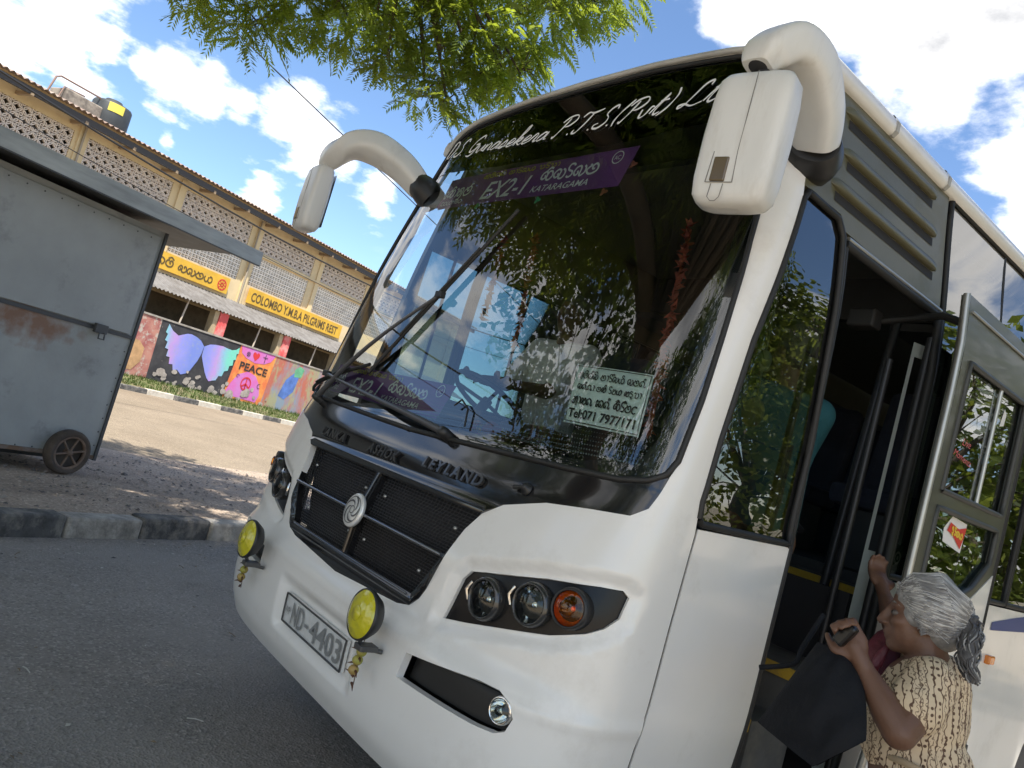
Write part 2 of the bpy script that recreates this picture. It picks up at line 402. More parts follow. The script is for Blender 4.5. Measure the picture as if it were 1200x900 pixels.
sheet('road_shoulder', rows, dirt, 'gravelly dirt shoulder strip between kerb and pale road', 'shoulder')
sheet('road', [[BL(a, d, -.004) for d in (21.6, 8.7)] for a in (-60, 90)], roadm, 'sunlit pale dusty road beyond the kerb', 'road')
sheet('grass_verge', [[BL(a, d, z) for d, z in ((22.75, .46), (22.2, .34), (21.6, .14))] for a in np.linspace(-10, 60, 71)], mat('verge_soil', (.10, .12, .035), .95, col2=(.16, .13, .07), vscale=3, bump=.5, bscale=25), 'sloping grass verge under the painted wall', 'verge')
# grass blades on the verge
g = MB(); rr = random.Random(5)
for i in range(6500):
    a = rr.uniform(13, 31); k = rr.random(); d = 21.65+k*.95; z = .15+k*.27; p = BL(a, d, z); h = rr.uniform(.05, .16); t = rr.uniform(0, 6.3); s = Vector((math.cos(t), math.sin(t), 0))
    q = Vector((rr.uniform(-.5, .5), rr.uniform(-.5, .5), 1))*h
    g.add([p-s*.015, p+s*.015, p+q], [(0, 1, 2)])
tag(g.build('verge_grass', leafmat('grass', (.06, .10, .018), (.09, .14, .02))), 'short green grass along the foot of painted wall', 'grass', kind='stuff')

# kerbs, one stone at a time
kd = mat('kerb_dark', (.075, .073, .07), .85, var=.4, vscale=9, bump=.6, bscale=40, dirt=((.30, .27, .23), 6, .46, .7, .85))
kp = mat('kerb_pale', (.36, .33, .285), .9, var=.3, vscale=8, bump=.6, bscale=40, dirt=((.1, .095, .085), 5, .5, .7, .8))
kw = mat('kerb_white', (.52, .48, .4), .9, var=.2, vscale=5, dirt=((.25, .2, .15), 4, .5, .75, .7))
def kerb(name, a0, a1, step, d0, d1, z0, h, mats, lab):
    e = thing(name, lab, 'kerb', BL(a0, d0, 0), kind='structure'); r = random.Random(4); a = a0; k = 0
    while a < a1:
        L_ = step*r.uniform(.94, 1.06); mb = MB()
        dz = r.uniform(-.012, .008); dd = r.uniform(-.012, .012)
        bbox(mb, a+.006, a+L_-.006, d0+dd, d1+dd, z0-.05, z0+h+dz, .022)
        mb.build('kerb_stone', mats[k % len(mats)], e); a += L_; k += 1
kerb('near_kerb', 1.14, 9.5, .68, 5.15, 5.33, 0, .165, [kp, kd], 'painted kerb of alternating dark and pale stones beside the asphalt')
kerb('far_kerb', 12.2, 34, 1.02, 21.45, 21.64, 0, .17, [kd, kw], 'black and white kerb stones along the grass verge')

# ------------------------------------------------------------------ painted boundary wall
wall = thing('mural_wall', 'low boundary wall painted with wings, peace lettering and colours', 'wall', BL(20, 22.7, .4))
mb = MB(); bbox(mb, 8, 34, 22.62, 22.86, .1, 2.5); mb.build('masonry', mat('wall_render', (.36, .3, .25), .9, var=.3, vscale=3, dirt=((.16, .14, .12), 2.5, .5, .7, .8), bump=.3), wall)
mb = MB(); bbox(mb, 8, 34, 22.59, 22.88, 2.5, 2.56); mb.build('coping', mat('coping', (.3, .27, .23), .9, var=.3), wall)
def paint(name, pts, m, lift, parent=wall, d=22.62):
    o = panel(name, pts, [], bmap(d), lift, m, parent, .4, .4); return o
def worn(name, c1, c2, base=(.42, .38, .32), scale=3.0, lo=.52, hi=.62):
    return mat(name, c1, .9, col2=c2, vscale=2.2, dirt=(base, scale*2, lo, hi, .9))
paint('painted_panel', [(14.0, .42), (17.9, .42), (17.85, 2.49), (14.0, 2.49)], worn('red_brown_paint', (.30, .10, .09), (.42, .2, .15)), .004)
paint('painted_panel', [(17.9, .42), (21.3, .42), (21.48, 2.495), (17.84, 2.495)], worn('black_paint', (.028, .027, .03), (.05, .048, .05), (.35, .31, .27), 3, .66, .70), .008)
paint('painted_panel', [(21.3, .42), (23.3, .42), (23.43, 2.49), (21.48, 2.49)], worn('orange_paint', (.62, .16, .05), (.68, .3, .07), lo=.64, hi=.72), .005)
paint('painted_panel', [(23.3, .42), (26.5, .42), (26.5, 2.49), (23.43, 2.49)], mat('mixed_paint', (.4, .12, .08), .9, col2=(.20, .25, .30), vscale=1.6, dirt=((.3, .29, .16), 1.8, .48, .56, .9), stretch=(1, 1, .5)), .006)
paint('painted_panel', [(26.5, .42), (33, .42), (33, 2.49), (26.5, 2.49)], worn('grey_paint', (.25, .27, .25), (.33, .3, .26)), .004)
# peeled render along the foot
pm = mat('peeled_render', (.33, .29, .25), .95, var=.35, vscale=6, bump=.4)
for k in range(34):
    a = rr.uniform(17.7, 23.6); z = .45+abs(rr.gauss(0, .22)); r = rr.uniform(.03, .13)
    pts = [(a+r*(1+.5*rr.random())*math.cos(t)*1.2, z+r*(1+.5*rr.random())*math.sin(t)) for t in np.linspace(0, 6.28, 11)[:-1]]
    paint('peeled_patch', pts, pm, .016+.0006*k)
# wings: feather shaped, teal at the tips and violet blue towards the middle
def wing_mat(cx, sgn):
    m = bpy.data.materials.new('wing_paint'); m.use_nodes = True; t = m.node_tree; p = t.nodes['Principled BSDF']; p.inputs['Roughness'].default_value = .9
    g_ = t.nodes.new('ShaderNodeNewGeometry'); d = t.nodes.new('ShaderNodeVectorMath'); d.operation = 'DOT_PRODUCT'; t.links.new(g_.outputs['Position'], d.inputs[0]); d.inputs[1].default_value = BD
    base = (ORG+BD*0).dot(BD)-(-BN*22.6).dot(BD)*0
    mr = t.nodes.new('ShaderNodeMapRange'); mr.inputs[1].default_value = base+cx; mr.inputs[2].default_value = base+cx+sgn*1.65
    nz = t.nodes.new('ShaderNodeTexNoise'); nz.inputs['Scale'].default_value = 2.5; t.links.new(g_.outputs['Position'], nz.inputs['Vector'])
    ma = t.nodes.new('ShaderNodeMath'); ma.operation = 'MULTIPLY_ADD'; t.links.new(nz.outputs['Fac'], ma.inputs[0]); ma.inputs[1].default_value = .5; t.links.new(d.outputs['Value'], ma.inputs[2])
    t.links.new(ma.outputs[0], mr.inputs[0])
    cr = t.nodes.new('ShaderNodeValToRGB'); e = cr.color_ramp.elements
    e[0].position = .1; e[0].color = (.16, .22, .55, 1); e[1].position = .95; e[1].color = (.16, .55, .42, 1)
    for ps, c in ((.42, (.25, .26, .62, 1)), (.62, (.42, .26, .55, 1)), (.78, (.22, .42, .55, 1))):
        x = e.new(ps); x.color = c
    t.links.new(mr.outputs[0], cr.inputs[0])
    n2_ = t.nodes.new('ShaderNodeTexNoise'); n2_.inputs['Scale'].default_value = 9; n2_.inputs['Detail'].default_value = 9; n2_.inputs['Roughness'].default_value = .7; t.links.new(g_.outputs['Position'], n2_.inputs['Vector'])
    m2_ = t.nodes.new('ShaderNodeMapRange'); t.links.new(n2_.outputs['Fac'], m2_.inputs[0]); m2_.inputs[1].default_value = .52; m2_.inputs[2].default_value = .68; m2_.inputs[4].default_value = .65
    x2_ = t.nodes.new('ShaderNodeMix'); x2_.data_type = 'RGBA'; t.links.new(m2_.outputs[0], x2_.inputs[0]); t.links.new(cr.outputs[0], x2_.inputs[6]); x2_.inputs[7].default_value = (.30, .33, .36, 1)
    t.links.new(x2_.outputs[2], p.inputs['Base Color']); return m
wl = [(18.14, 2.42), (18.10, 2.12), (18.2, 2.08), (18.16, 1.86), (18.28, 1.82), (18.26, 1.6), (18.4, 1.58), (18.40, 1.34), (18.55, 1.33), (18.6, 1.1), (18.75, 1.12), (18.83, .93), (19.0, .98), (19.2, .85), (19.4, .93), (19.53, 1.06), (19.62, 1.25), (19.72, 1.45), (19.80, 1.75), (19.815, 2.03), (19.62, 2.19), (19.4, 2.27), (19.15, 2.31), (18.98, 2.29), (18.78, 2.2), (18.63, 2.13), (18.35, 2.24)]
wr_ = [(19.825, 2.03), (20.05, 2.16), (20.29, 2.21), (20.64, 2.24), (20.9, 2.21), (21.11, 2.2), (21.3, 2.26), (21.43, 2.38), (21.46, 2.14), (21.37, 2.1), (21.43, 1.9), (21.31, 1.86), (21.35, 1.66), (21.2, 1.6), (21.2, 1.42), (21.04, 1.36), (21.0, 1.16), (20.85, 1.14), (20.78, .96), (20.64, .92), (20.48, .86), (20.34, .96), (20.18, 1.15), (20.07, 1.32), (19.95, 1.5), (19.845, 1.68)]
o1 = paint('painted_wing', wl, wing_mat(19.8, -1), .02); o2 = paint('painted_wing', wr_, wing_mat(19.8, 1), .02)
# feather strokes
fm = mat('feather_line', (.5, .68, .66), .9)
for (cx, cz, sg) in ((19.75, 2.0, -1), (19.9, 2.0, 1)):
    for k in range(0):
        an = R(-62+k*9); mbf = MB(); pts = []
        for j in range(5):
            r = .95+j*.16; pts.append(BL(cx+sg*r*math.cos(an)*(1 if k else 1), 22.62-.024, cz+r*math.sin(an)*.75+.12*math.cos(an)))
        mbf.ribbon(pts, [.004, .016, .02, .014, .003], BN); mbf.build('feather_stroke', fm, wall)
pk = worn('pink_paint', (.55, .13, .38), (.5, .18, .45), lo=.66, hi=.74)
paint('painted_patch', [(21.52, 2.485), (23.38, 2.485), (23.2, 2.2), (22.9, 2.05), (22.4, 1.98), (21.9, 2.08), (21.62, 2.22)], pk, .012)
paint('painted_patch', [(21.33, .55), (21.5, 1.0), (21.75, 1.4), (22.2, 1.6), (22.65, 1.5), (22.95, 1.2), (23.1, .8), (23.0, .5)], pk, .012)
ink = mat('black_ink', (.025, .022, .022), .85); redp = mat('red_paint', (.55, .03, .03), .85)
mbt = MB(); put_text(mbt, 'PEACE', lambda x, y: BL(21.66+x, 22.6, 1.62+y-.02*x), .3, 1.5, bold=.02); mbt.build('lettering', ink, wall)
hp = [(22.36+.2*.0625*16*math.sin(t)**3*.9, 2.25+.2*.0625*(13*math.cos(t)-5*math.cos(2*t)-2*math.cos(3*t)-math.cos(4*t))) for t in np.linspace(0, 6.283, 28)[:-1]]
paint('painted_heart', hp[::-1], redp, .018)
mbs = MB()
pc = BL(22.25, 22.595, 1.12)
def ringpts(c, r, n=28): return [c+BD*(r*math.cos(2*math.pi*i/n))+Vector((0, 0, r*math.sin(2*math.pi*i/n))) for i in range(n+1)]
mbs.ribbon(ringpts(pc, .24), .05, BN)
for a0, a1 in ((90, 270), (270, 270), (215, 215), (325, 325)):
    e0 = pc+(BD*(.24*math.cos(R(a0)))+Vector((0, 0, .24*math.sin(R(a0)))))*(1 if a0 == 90 else 0); e1 = pc+BD*(.24*math.cos(R(a1)))+Vector((0, 0, .24*math.sin(R(a1))))
    if (e1-e0).length > .01: mbs.ribbon([e0, e1], .05, BN)
mbs.build('peace_symbol', redp, wall)
mbk = MB(); mbk.ribbon(ringpts(BL(21.95, 22.595, 2.25), .08, 16), .022, BN)
for i in range(3):
    an = i*math.pi/3; v = BD*math.cos(an)*.08+Vector((0, 0, math.sin(an)*.08)); c = BL(21.95, 22.594, 2.25); mbk.ribbon([c-v, c+v], .014, BN)
mbk.ribbon([BL(22.85, 22.595, 2.08), BL(22.85, 22.595, 2.42)], .03, BN); mbk.ribbon([BL(22.73, 22.594, 2.3), BL(22.97, 22.594, 2.3)], .03, BN)
mbk.ribbon([BL(22.95+.09*math.cos(t), 22.595, 1.15+.09*math.sin(t)) for t in np.linspace(.9, 5.4, 12)], .025, BN)
mbk.ribbon([BL(21.75+.06*math.cos(t), 22.595, 1.35+.06*math.sin(t)) for t in np.linspace(0, 5.0, 12)], .022, BN)
mbk.build('painted_symbols', ink, wall)
paint('painted_patch', [(24.1, 1.0), (24.5, .9), (24.9, 1.3), (25.0, 1.9), (24.7, 2.1), (24.3, 1.7)], mat('blue_paint', (.08, .16, .42), .9, var=.3), .012)
paint('painted_patch', [(24.7, 1.9), (25.1, 1.95), (25.2, 2.3), (24.9, 2.4), (24.65, 2.2)], mat('green_paint', (.12, .36, .2), .9, var=.3), .016)
paint('painted_patch', [(16.6, .55), (17.25, .6), (17.5, .95), (17.5, 1.4), (17.25, 1.6), (16.8, 1.65), (16.5, 1.2)], mat('ochre_paint', (.42, .25, .12), .9, var=.3), .012)

# ------------------------------------------------------------------ pilgrims' rest behind the wall
bld = thing('pilgrims_rest', 'long cream yellow two storey rest house with pierced block screens', 'building', BL(20, 26, 0))
cream = mat('cream_wall', (.64, .50, .29), .9, var=.09, vscale=1.2, dirt=((.42, .31, .18), 1.3, .55, .8, .6), bump=.1, bscale=30)
bays = [(10.9, 14.5), (15.0, 18.4), (19.02, 22.45), (23.1, 26.42), (27.05, 30.4), (31.1, 34.4)]
holes = []
for a0, a1 in bays:
    holes.append([(a0, 6.5), (a1, 6.5), (a1, 7.45), (a0, 7.45)]); holes.append([(a0, 5.05), (a1-.02, 5.05), (a1-.02, 6.3), (a0, 6.3)])
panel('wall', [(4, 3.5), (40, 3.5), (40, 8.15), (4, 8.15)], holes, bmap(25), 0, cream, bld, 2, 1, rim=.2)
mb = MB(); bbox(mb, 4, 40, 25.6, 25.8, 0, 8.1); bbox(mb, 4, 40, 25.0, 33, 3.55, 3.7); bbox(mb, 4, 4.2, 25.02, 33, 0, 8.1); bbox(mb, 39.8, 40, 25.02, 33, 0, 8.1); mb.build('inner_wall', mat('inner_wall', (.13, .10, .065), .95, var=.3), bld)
# pierced blocks: ringed above, small square below
ring = []
def block_ring(mb, a, z, s):
    def arc(ca, cz, r, t0, t1, n, wd):
        vs = []
        for i in range(n+1):
            t = t0+(t1-t0)*i/n
            for rr_, dd in ((r-wd/2, 25.03), (r+wd/2, 25.03), (r-wd/2, 25.12), (r+wd/2, 25.12)): vs.append(BL(ca+rr_*math.cos(t), dd, cz+rr_*math.sin(t)))
        fs = []
        for i in range(n):
            o = i*4; fs += [(o, o+4, o+5, o+1), (o+2, o+6, o+4, o), (o+1, o+5, o+7, o+3)]
        mb.add(vs, fs, False)
    h = s/2
    arc(a+h, z+h, s*.43, 0, 2*math.pi, 12, s*.085)
    for ca, cz, t in ((0, 0, 0), (s, 0, 1), (s, s, 2), (0, s, 3)):
        arc(a+ca, z+cz, s*.47, t*math.pi/2, (t+1)*math.pi/2, 5, s*.085); arc(a+ca, z+cz, s*.15, t*math.pi/2, (t+1)*math.pi/2, 3, s*.08)
blk = mat('pierced_block', (.74, .64, .54), .9, var=.12, vscale=3, dirt=((.38, .31, .25), 2, .55, .8, .5))
blk2 = mat('pierced_block_pale', (.76, .69, .58), .9, var=.12, vscale=3, dirt=((.3, .25, .2), 2, .5, .8, .5))
for a0, a1 in bays:
    mb = MB(); nx = 11; s = (a1-a0)/nx; nz = 3; sz = .95/nz
    for i in range(nx):
        for j in range(nz): block_ring(mb, a0+i*s, 6.5+j*sz+(sz-s)/2, s)
    mb.build('ringed_block_screen', blk, bld)
    mb = MB(); nx = 22; s = (a1-a0)/nx; nz = 8; sz = 1.25/nz
    for i in range(nx+1): bbox(mb, a0+i*s-.028, a0+i*s+.028, 25.04, 25.12, 5.05, 6.3)
    for j in range(nz+1): bbox(mb, a0, a1-.02, 25.032, 25.115, 5.05+j*sz-.028, 5.05+j*sz+.028)
    for i in range(nx):
        for j in range(nz):
            c = BL(a0+(i+.5)*s, 25.05, 5.05+(j+.5)*sz); mb.box(c, (.045, .05, .045), BROT)
    mb.build('square_block_screen', blk2, bld)
for k in range(8):
    a = 10.7+k*4.05; bbox(MB(), a-.12, a+.12, 24.93, 24.998, 3.9, 7.7).build('pilaster', cream, bld)
mb = MB(); bbox(mb, 4, 40, 24.9, 24.999, 6.34, 6.44); mb.build('string_course', cream, bld)
for a in (14.75, 22.75): MB().tube([BL(a, 24.88, 7.7), BL(a, 24.88, 4.1)], .04, 6).build('drainpipe', mat('pipe_grey', (.32, .27, .2), .7), bld)
# roof of corrugated sheet
rust = mat('rusty_sheet', (.22, .15, .115), .75, col2=(.32, .25, .2), vscale=2.5, dirt=((.12, .08, .06), 4, .5, .75, .8))
def corr(a0, a1, rows, per, amp, name, m, parent, seg=4):
    mb = MB(); n = int((a1-a0)/per*seg); vs = []
    for d, z in rows:
        for i in range(n+1): vs.append(BL(a0+(a1-a0)*i/n, d, z+amp*math.sin(2*math.pi*i/seg)))
    k = n+1; mb.add(vs, [(r*k+i, r*k+i+1, (r+1)*k+i+1, (r+1)*k+i) for r in range(len(rows)-1) for i in range(n)], True)
    return mb.build(name, m, parent)
roof = corr(3.6, 40.4, [(24.1, 7.93), (29.2, 9.0), (34, 7.93)], .2, .035, 'roof', rust, bld)
mb = MB(); bbox(mb, 3.7, 40.3, 24.2, 24.32, 7.62, 7.82); mb.build('gutter', mat('gutter_dark', (.04, .035, .032), .6), bld)
for k in range(16):
    mb = bbox(MB(), 9+k*1.75, 9.1+k*1.75, 24.19, 24.99, 7.595, 7.7).build('eave_bracket', mat('bracket_wood', (.3, .22, .14), .9), bld)
# awning over the veranda
corr(8, 39, [(22.88, 3.46), (23.8, 3.81), (24.98, 4.2)], .17, .03, 'awning', mat('awning_sheet', (.17, .16, .15), .8, col2=(.11, .10, .09), vscale=2, dirt=((.12, .11, .1), 3, .5, .75, .8)), bld)
for a in np.arange(13.7, 30, 1.7): MB().tube([BL(a, 22.95, 3.42), BL(a, 24.95, 3.95)], .03, 5).build('awning_rafter', mat('rafter', (.2, .16, .12), .9), bld)
# red and cream veranda columns
redc = mat('column_red', (.62, .09, .085), .85, col2=(.62, .3, .26), vscale=3)
for a in (13.55, 16.95, 20.66, 24.12, 27.7, 31.2):
    mb = MB(); bbox(mb, a-.2, a+.2, 23.0, 23.3, .3, 3.45); mb.build('veranda_column', redc, bld)
    mb = MB(); bbox(mb, a-.42, a-.215, 23.05, 23.35, .3, 3.44); mb.build('column_return', mat('column_cream', (.42, .33, .2), .9, var=.2), bld)
for a in (18.9, 22.5, 25.9): MB().tube([BL(a, 23.1, 2.5), BL(a+.12, 23.1, 3.5)], .035, 6).build('prop', mat('prop_wood', (.45, .38, .3), .9), bld)
# name boards
bo = mat('board_yellow', (.62, .36, .035), .8, var=.12, vscale=2, dirt=((.4, .28, .1), 2.5, .55, .8, .5)); btx = mat('board_ink', (.10, .065, .02), .8)
s1 = MB(); bbox(s1, 23.15, 29.3, 24.82, 24.9, 4.33, 4.97); s1 = s1.build('name_board', bo, bld)
mbt = MB(); put_text(mbt, 'COLOMBO Y.M.B.A PILGRIMS REST', lambda x, y: BL(23.3+x, 24.814, 4.46+y), .38, 5.7, bold=.025); mbt.build('lettering', btx, s1)
s2 = MB(); bbox(s2, 18.4, 22.02, 24.82, 24.9, 4.33, 4.97); s2 = s2.build('name_board', bo, bld)
mb = MB(); c = BL(21.68, 24.812, 4.62)
mb.ribbon(ringpts(c, .2), .05, BN); mb.ribbon(ringpts(c, .06, 12), .04, BN)
for i in range(8):
    v = BD*math.cos(i*math.pi/4)*.2+Vector((0, 0, math.sin(i*math.pi/4)*.2)); mb.ribbon([c+v*.2, c+v], .03, BN)
mb.build('wheel_emblem', redp, s2)
NAMEBOARD = s2
# roof tank and pipes
tk = thing('water_tank', 'black cylindrical water tank on the rest house roof', 'water tank', BL(17.2, 28, 8.7))
mb = MB(); mb.lathe([(.0, 0), (.66, 0), (.68, .05), (.68, .9), (.64, .98), (.3, 1.1), (.28, 1.16), (0, 1.17)], 24, Matrix.Translation(BL(17.25, 28, 8.68))); mb.build('drum', mat('tank_black', (.035, .04, .042), .55, var=.2), tk)
vs = []
for i in range(6):
    t = math.atan2(-BN.y*-1, -BN.x*-1)+(-.55+i*.16); c = BL(17.25, 28, 0); 
    for z in (9.3, 9.62): vs.append(Vector((c.x+.69*math.cos(t-.2), c.y+.69*math.sin(t-.2), z)))
mb = MB(); mb.add(vs, [(2*i, 2*i+2, 2*i+3, 2*i+1) for i in range(5)]); mb.build('yellow_label', mat('label_yellow', (.65, .55, .08), .7), tk)
cb = thing('roof_plinth', 'weathered concrete plinth with bent pipes on the roof', 'plinth', BL(15.7, 28, 8.6))
mb = MB(); bbox(mb, 15.3, 16.7, 27.6, 28.6, 8.3, 9.3, .05); mb.build('block', mat('old_concrete', (.3, .26, .21), .95, col2=(.14, .12, .1), vscale=3), cb)
mb = MB(); mb.tube([BL(14.75, 27.8, 8.6), BL(14.95, 27.8, 9.5), BL(15.1, 27.8, 9.6), BL(16.6, 27.8, 9.62), BL(16.7, 27.8, 9.3)], .035, 6); mb.tube([BL(15.1, 27.7, 8.6), BL(15.25, 27.7, 9.3), BL(16.0, 27.7, 9.35)], .03, 6); mb.build('pipe', mat('pipe_rust', (.2, .13, .1), .8), cb)
# overhead cables
def cable(name, p, q, sag, r, lab):
    pts = []
    for i in range(25):
        t = i/24; pts.append(p.lerp(q, t)-Vector((0, 0, sag*4*t*(1-t))))
    mb = MB(); mb.tube(pts, r, 5); tag(mb.build(name, mat('cable_black', (.02, .02, .022), .6)), lab, 'cable')
cable('overhead_cable', BL(-6, 15, 7.3), BL(34, 15, 6.6), 1.9, .022, 'thick black cable slung low across the cream facade')
cable('overhead_cable', BL(-6, 15.3, 6.75), BL(34, 15.3, 5.7), 1.7, .010, 'thin cable just under the thick one across the facade')
cable('overhead_cable', BL(4, 15, 9.5), BL(34, 15, 6.7), .0, .016, 'thin taut cable slanting through the sky behind mirror arm')

# ------------------------------------------------------------------ steel kiosk cart
ks = thing('kiosk_cart', 'grey sheet steel kiosk cart with flat roof and rust stain', 'kiosk', BL(4, 7.3, .05))
def kiosk_mat():
    m = mat('kiosk_steel', (.33, .34, .325), .55, var=.14, vscale=1.4, bump=.12, bscale=14, dirt=((.12, .11, .1), 3.0, .56, .8, .7))
    t = m.node_tree; p = t.nodes['Principled BSDF']; src = p.inputs['Base Color'].links[0].from_socket
    g_ = t.nodes.new('ShaderNodeNewGeometry'); rc = BL(4.25, 7.1, 1.42)
    mp = t.nodes.new('ShaderNodeVectorMath'); mp.operation = 'SUBTRACT'; t.links.new(g_.outputs['Position'], mp.inputs[0]); mp.inputs[1].default_value = rc
    sc = t.nodes.new('ShaderNodeVectorMath'); sc.operation = 'MULTIPLY'; t.links.new(mp.outputs[0], sc.inputs[0]); sc.inputs[1].default_value = (1.6, 1.6, 3.6)
    ln = t.nodes.new('ShaderNodeVectorMath'); ln.operation = 'LENGTH'; t.links.new(sc.outputs[0], ln.inputs[0])
    n = t.nodes.new('ShaderNodeTexNoise'); n.inputs['Scale'].default_value = 7; n.inputs['Detail'].default_value = 8; t.links.new(g_.outputs['Position'], n.inputs['Vector'])
    a = t.nodes.new('ShaderNodeMath'); a.operation = 'MULTIPLY_ADD'; t.links.new(n.outputs['Fac'], a.inputs[0]); a.inputs[1].default_value = 1.5; t.links.new(ln.outputs['Value'], a.inputs[2])
    r = t.nodes.new('ShaderNodeMapRange'); t.links.new(a.outputs[0], r.inputs[0]); r.inputs[1].default_value = 1.5; r.inputs[2].default_value = 1.0; r.inputs[3].default_value = 0; r.inputs[4].default_value = .85
    x = t.nodes.new('ShaderNodeMix'); x.data_type = 'RGBA'; t.links.new(r.outputs[0], x.inputs[0]); t.links.new(src, x.inputs[6]); x.inputs[7].default_value = (.2, .085, .035, 1)
    t.links.new(x.outputs[2], p.inputs['Base Color']); return m
km = kiosk_mat()
mb = MB(); bbox(mb, .8, 5.27, 7.04, 8.5, .26, 2.66); mb.build('body', km, ks)
mb = MB(); bbox(mb, .85, 5.22, 7.015, 7.036, 1.56, 2.6, .004); fl = mb.build('hatch_panel', mat('kiosk_upper', (.33, .34, .33), .5, var=.14, vscale=1.2, bump=.1, bscale=10, dirt=((.1, .1, .1), 2.5, .56, .8, .6)), ks)
mb = MB(); bbox(mb, .8, 5.285, 7.025, 7.039, 1.515, 1.552); mb.build('rail', mat('kiosk_dark', (.06, .062, .065), .5), ks)
mb = MB(); bbox(mb, 4.82, 4.95, 6.97, 7.012, 1.49, 1.58, .006); mb.tube([BL(4.86, 6.96, 1.5), BL(4.86, 6.95, 1.44), BL(4.92, 6.95, 1.44), BL(4.92, 6.96, 1.5)], .008, 6); mb.build('latch', mat('kiosk_dark', (0, 0, 0)), ks)
mb = MB(); bbox(mb, 5.27, 5.30, 7.02, 8.5, .25, 2.66); mb.build('corner_angle', mat('kiosk_dark', (0, 0, 0)), ks)
def slope_box(mb, a0, a1, d0, d1, z, th):
    mb.box(BL((a0+a1)/2, (d0+d1)/2, z), (a1-a0, d1-d0, th), BROT @ Matrix.Rotation(R(-2), 3, 'X'))
mb = MB(); slope_box(mb, .3, 6.16, 6.62, 9.0, 2.735, .03); rf = mb.build('roof', mat('kiosk_roof_under', (.16, .17, .175), .6, var=.2), ks)
mb = MB(); slope_box(mb, .28, 6.18, 6.60, 6.617, 2.76, .15); mb.build('fascia', mat('kiosk_fascia', (.33, .34, .33), .45, var=.25, vscale=2, stretch=(1, 1, 6)), rf)
mb = MB(); slope_box(mb, .28, 6.18, 6.602, 6.63, 2.68, .012); mb.build('roof_lip', mat('kiosk_dark', (0, 0, 0)), rf)
mb = MB(); bbox(mb, .9, 5.2, 7.3, 7.36, .18, .255); bbox(mb, .9, 5.2, 8.2, 8.26, .18, .255); mb.build('chassis', mat('kiosk_dark', (0, 0, 0)), ks)
mb = MB(); bbox(mb, 3.2, 4.35, 7.06, 7.3, .15, .25); mb.build('undershelf', mat('old_plank', (.3, .27, .24), .9, var=.3), ks)
for a in (2.3, 3.75):
    bbox(MB(), a-.012, a+.012, 7.028, 7.0385, .28, 1.50).build('seam_strip', km, ks)
rv = MB()
for a in np.arange(.95, 5.25, .16): rv.lathe([(0, .004), (.006, .003), (.008, 0)], 6, frame(BL(a, 7.038, .31), BN)); rv.lathe([(0, .004), (.006, .003), (.008, 0)], 6, frame(BL(a, 7.013, 2.56), BN))
for z in np.arange(.4, 1.5, .14): rv.lathe([(0, .004), (.006, .003), (.008, 0)], 6, frame(BL(5.24, 7.038, z), BN))
rv = rv.build('rivets', mat('kiosk_dark', (0, 0, 0)), ks); rv['kind'] = 'stuff'
bbox(MB(), .82, 5.265, 7.024, 7.039, .262, .30).build('skirt_rail', mat('rusty_edge', (.16, .10, .065), .85, col2=(.24, .22, .2), vscale=5), ks)
def cart_wheel(a, d, z, r):
    wm = frame(BL(a, d, z), BN); root = MB()
    root.lathe([(r*.74, .045), (r*.84, .06), (r*.95, .055), (r, .03), (r, -.03), (r*.95, -.055), (r*.8, -.06), (r*.74, -.045)], 40, wm); o = root.build('wheel', mat('tyre_brown', (.085, .065, .05), .9, var=.3, vscale=10, bump=.3), ks)
    rim = MB(); rim.lathe([(r*.75, .05), (r*.66, .05), (r*.66, .02), (r*.75, .0)], 40, wm)
    rim.lathe([(0, .06), (r*.12, .06), (r*.15, .03), (r*.15, -.03)], 16, wm)
    for k in range(6):
        t = k*math.pi/3+.2; p0 = wm @ Vector((r*.1*math.cos(t), r*.1*math.sin(t), .035)); p1 = wm @ Vector((r*.7*math.cos(t), r*.7*math.sin(t), .04)); rim.tube([p0, p1], r*.055, 6)
    rim.build('rim', mat('rim_rust', (.16, .11, .08), .8, var=.3, vscale=14), o)
    bk = MB(); bk.lathe([(0, -.02), (r*.74, -.02)], 30, wm); bk.build('wheel_disc', mat('wheel_disc_brown', (.1, .085, .07), .95), o)  # plain brown disc behind the spokes
cart_wheel(4.93, 6.96, .315, .215); cart_wheel(1.5, 6.96, .315, .215)

# litter on the asphalt
lt = MB(); rr = random.Random(11)
for i in range(520):
    a = rr.uniform(.2, 9); d = rr.uniform(1.0, 5.1) if i < 260 else rr.gauss(4.9, .25)
    if d > 5.12: continue
    p = BL(a, d, .006); t = rr.uniform(0, 6.3); s = Vector((math.cos(t), math.sin(t), 0)); q = Vector((-s.y, s.x, 0)); l = rr.uniform(.006, .022); wv = l*rr.uniform(.25, .6)
    lt.cur = rr.choice((0, 0, 1, 2)); lt.add([p-s*l, p+q*wv+Vector((0, 0, .006*rr.random())), p+s*l, p-q*wv], [(0, 1, 2, 3)], False)
for i in range(22):
    a = rr.uniform(.8, 5); d = rr.uniform(1.6, 5); p = BL(a, d, .006); t = rr.uniform(0, 6.3); s = Vector((math.cos(t), math.sin(t), 0))*rr.uniform(.03, .1); lt.cur = rr.choice((0, 1)); lt.tube([p, p+s*.5+Vector((0, 0, .004)), p+s], .0025, 4)
tag(lt.build('leaf_litter', [mat('litter_brown', (.18, .13, .08), .9), mat('litter_pale', (.5, .47, .4), .9), mat('litter_dark', (.03, .028, .025), .9)]), 'scattered dry leaf bits and twigs on the asphalt', 'litter', kind='stuff')
st = MB(); rr = random.Random(12)
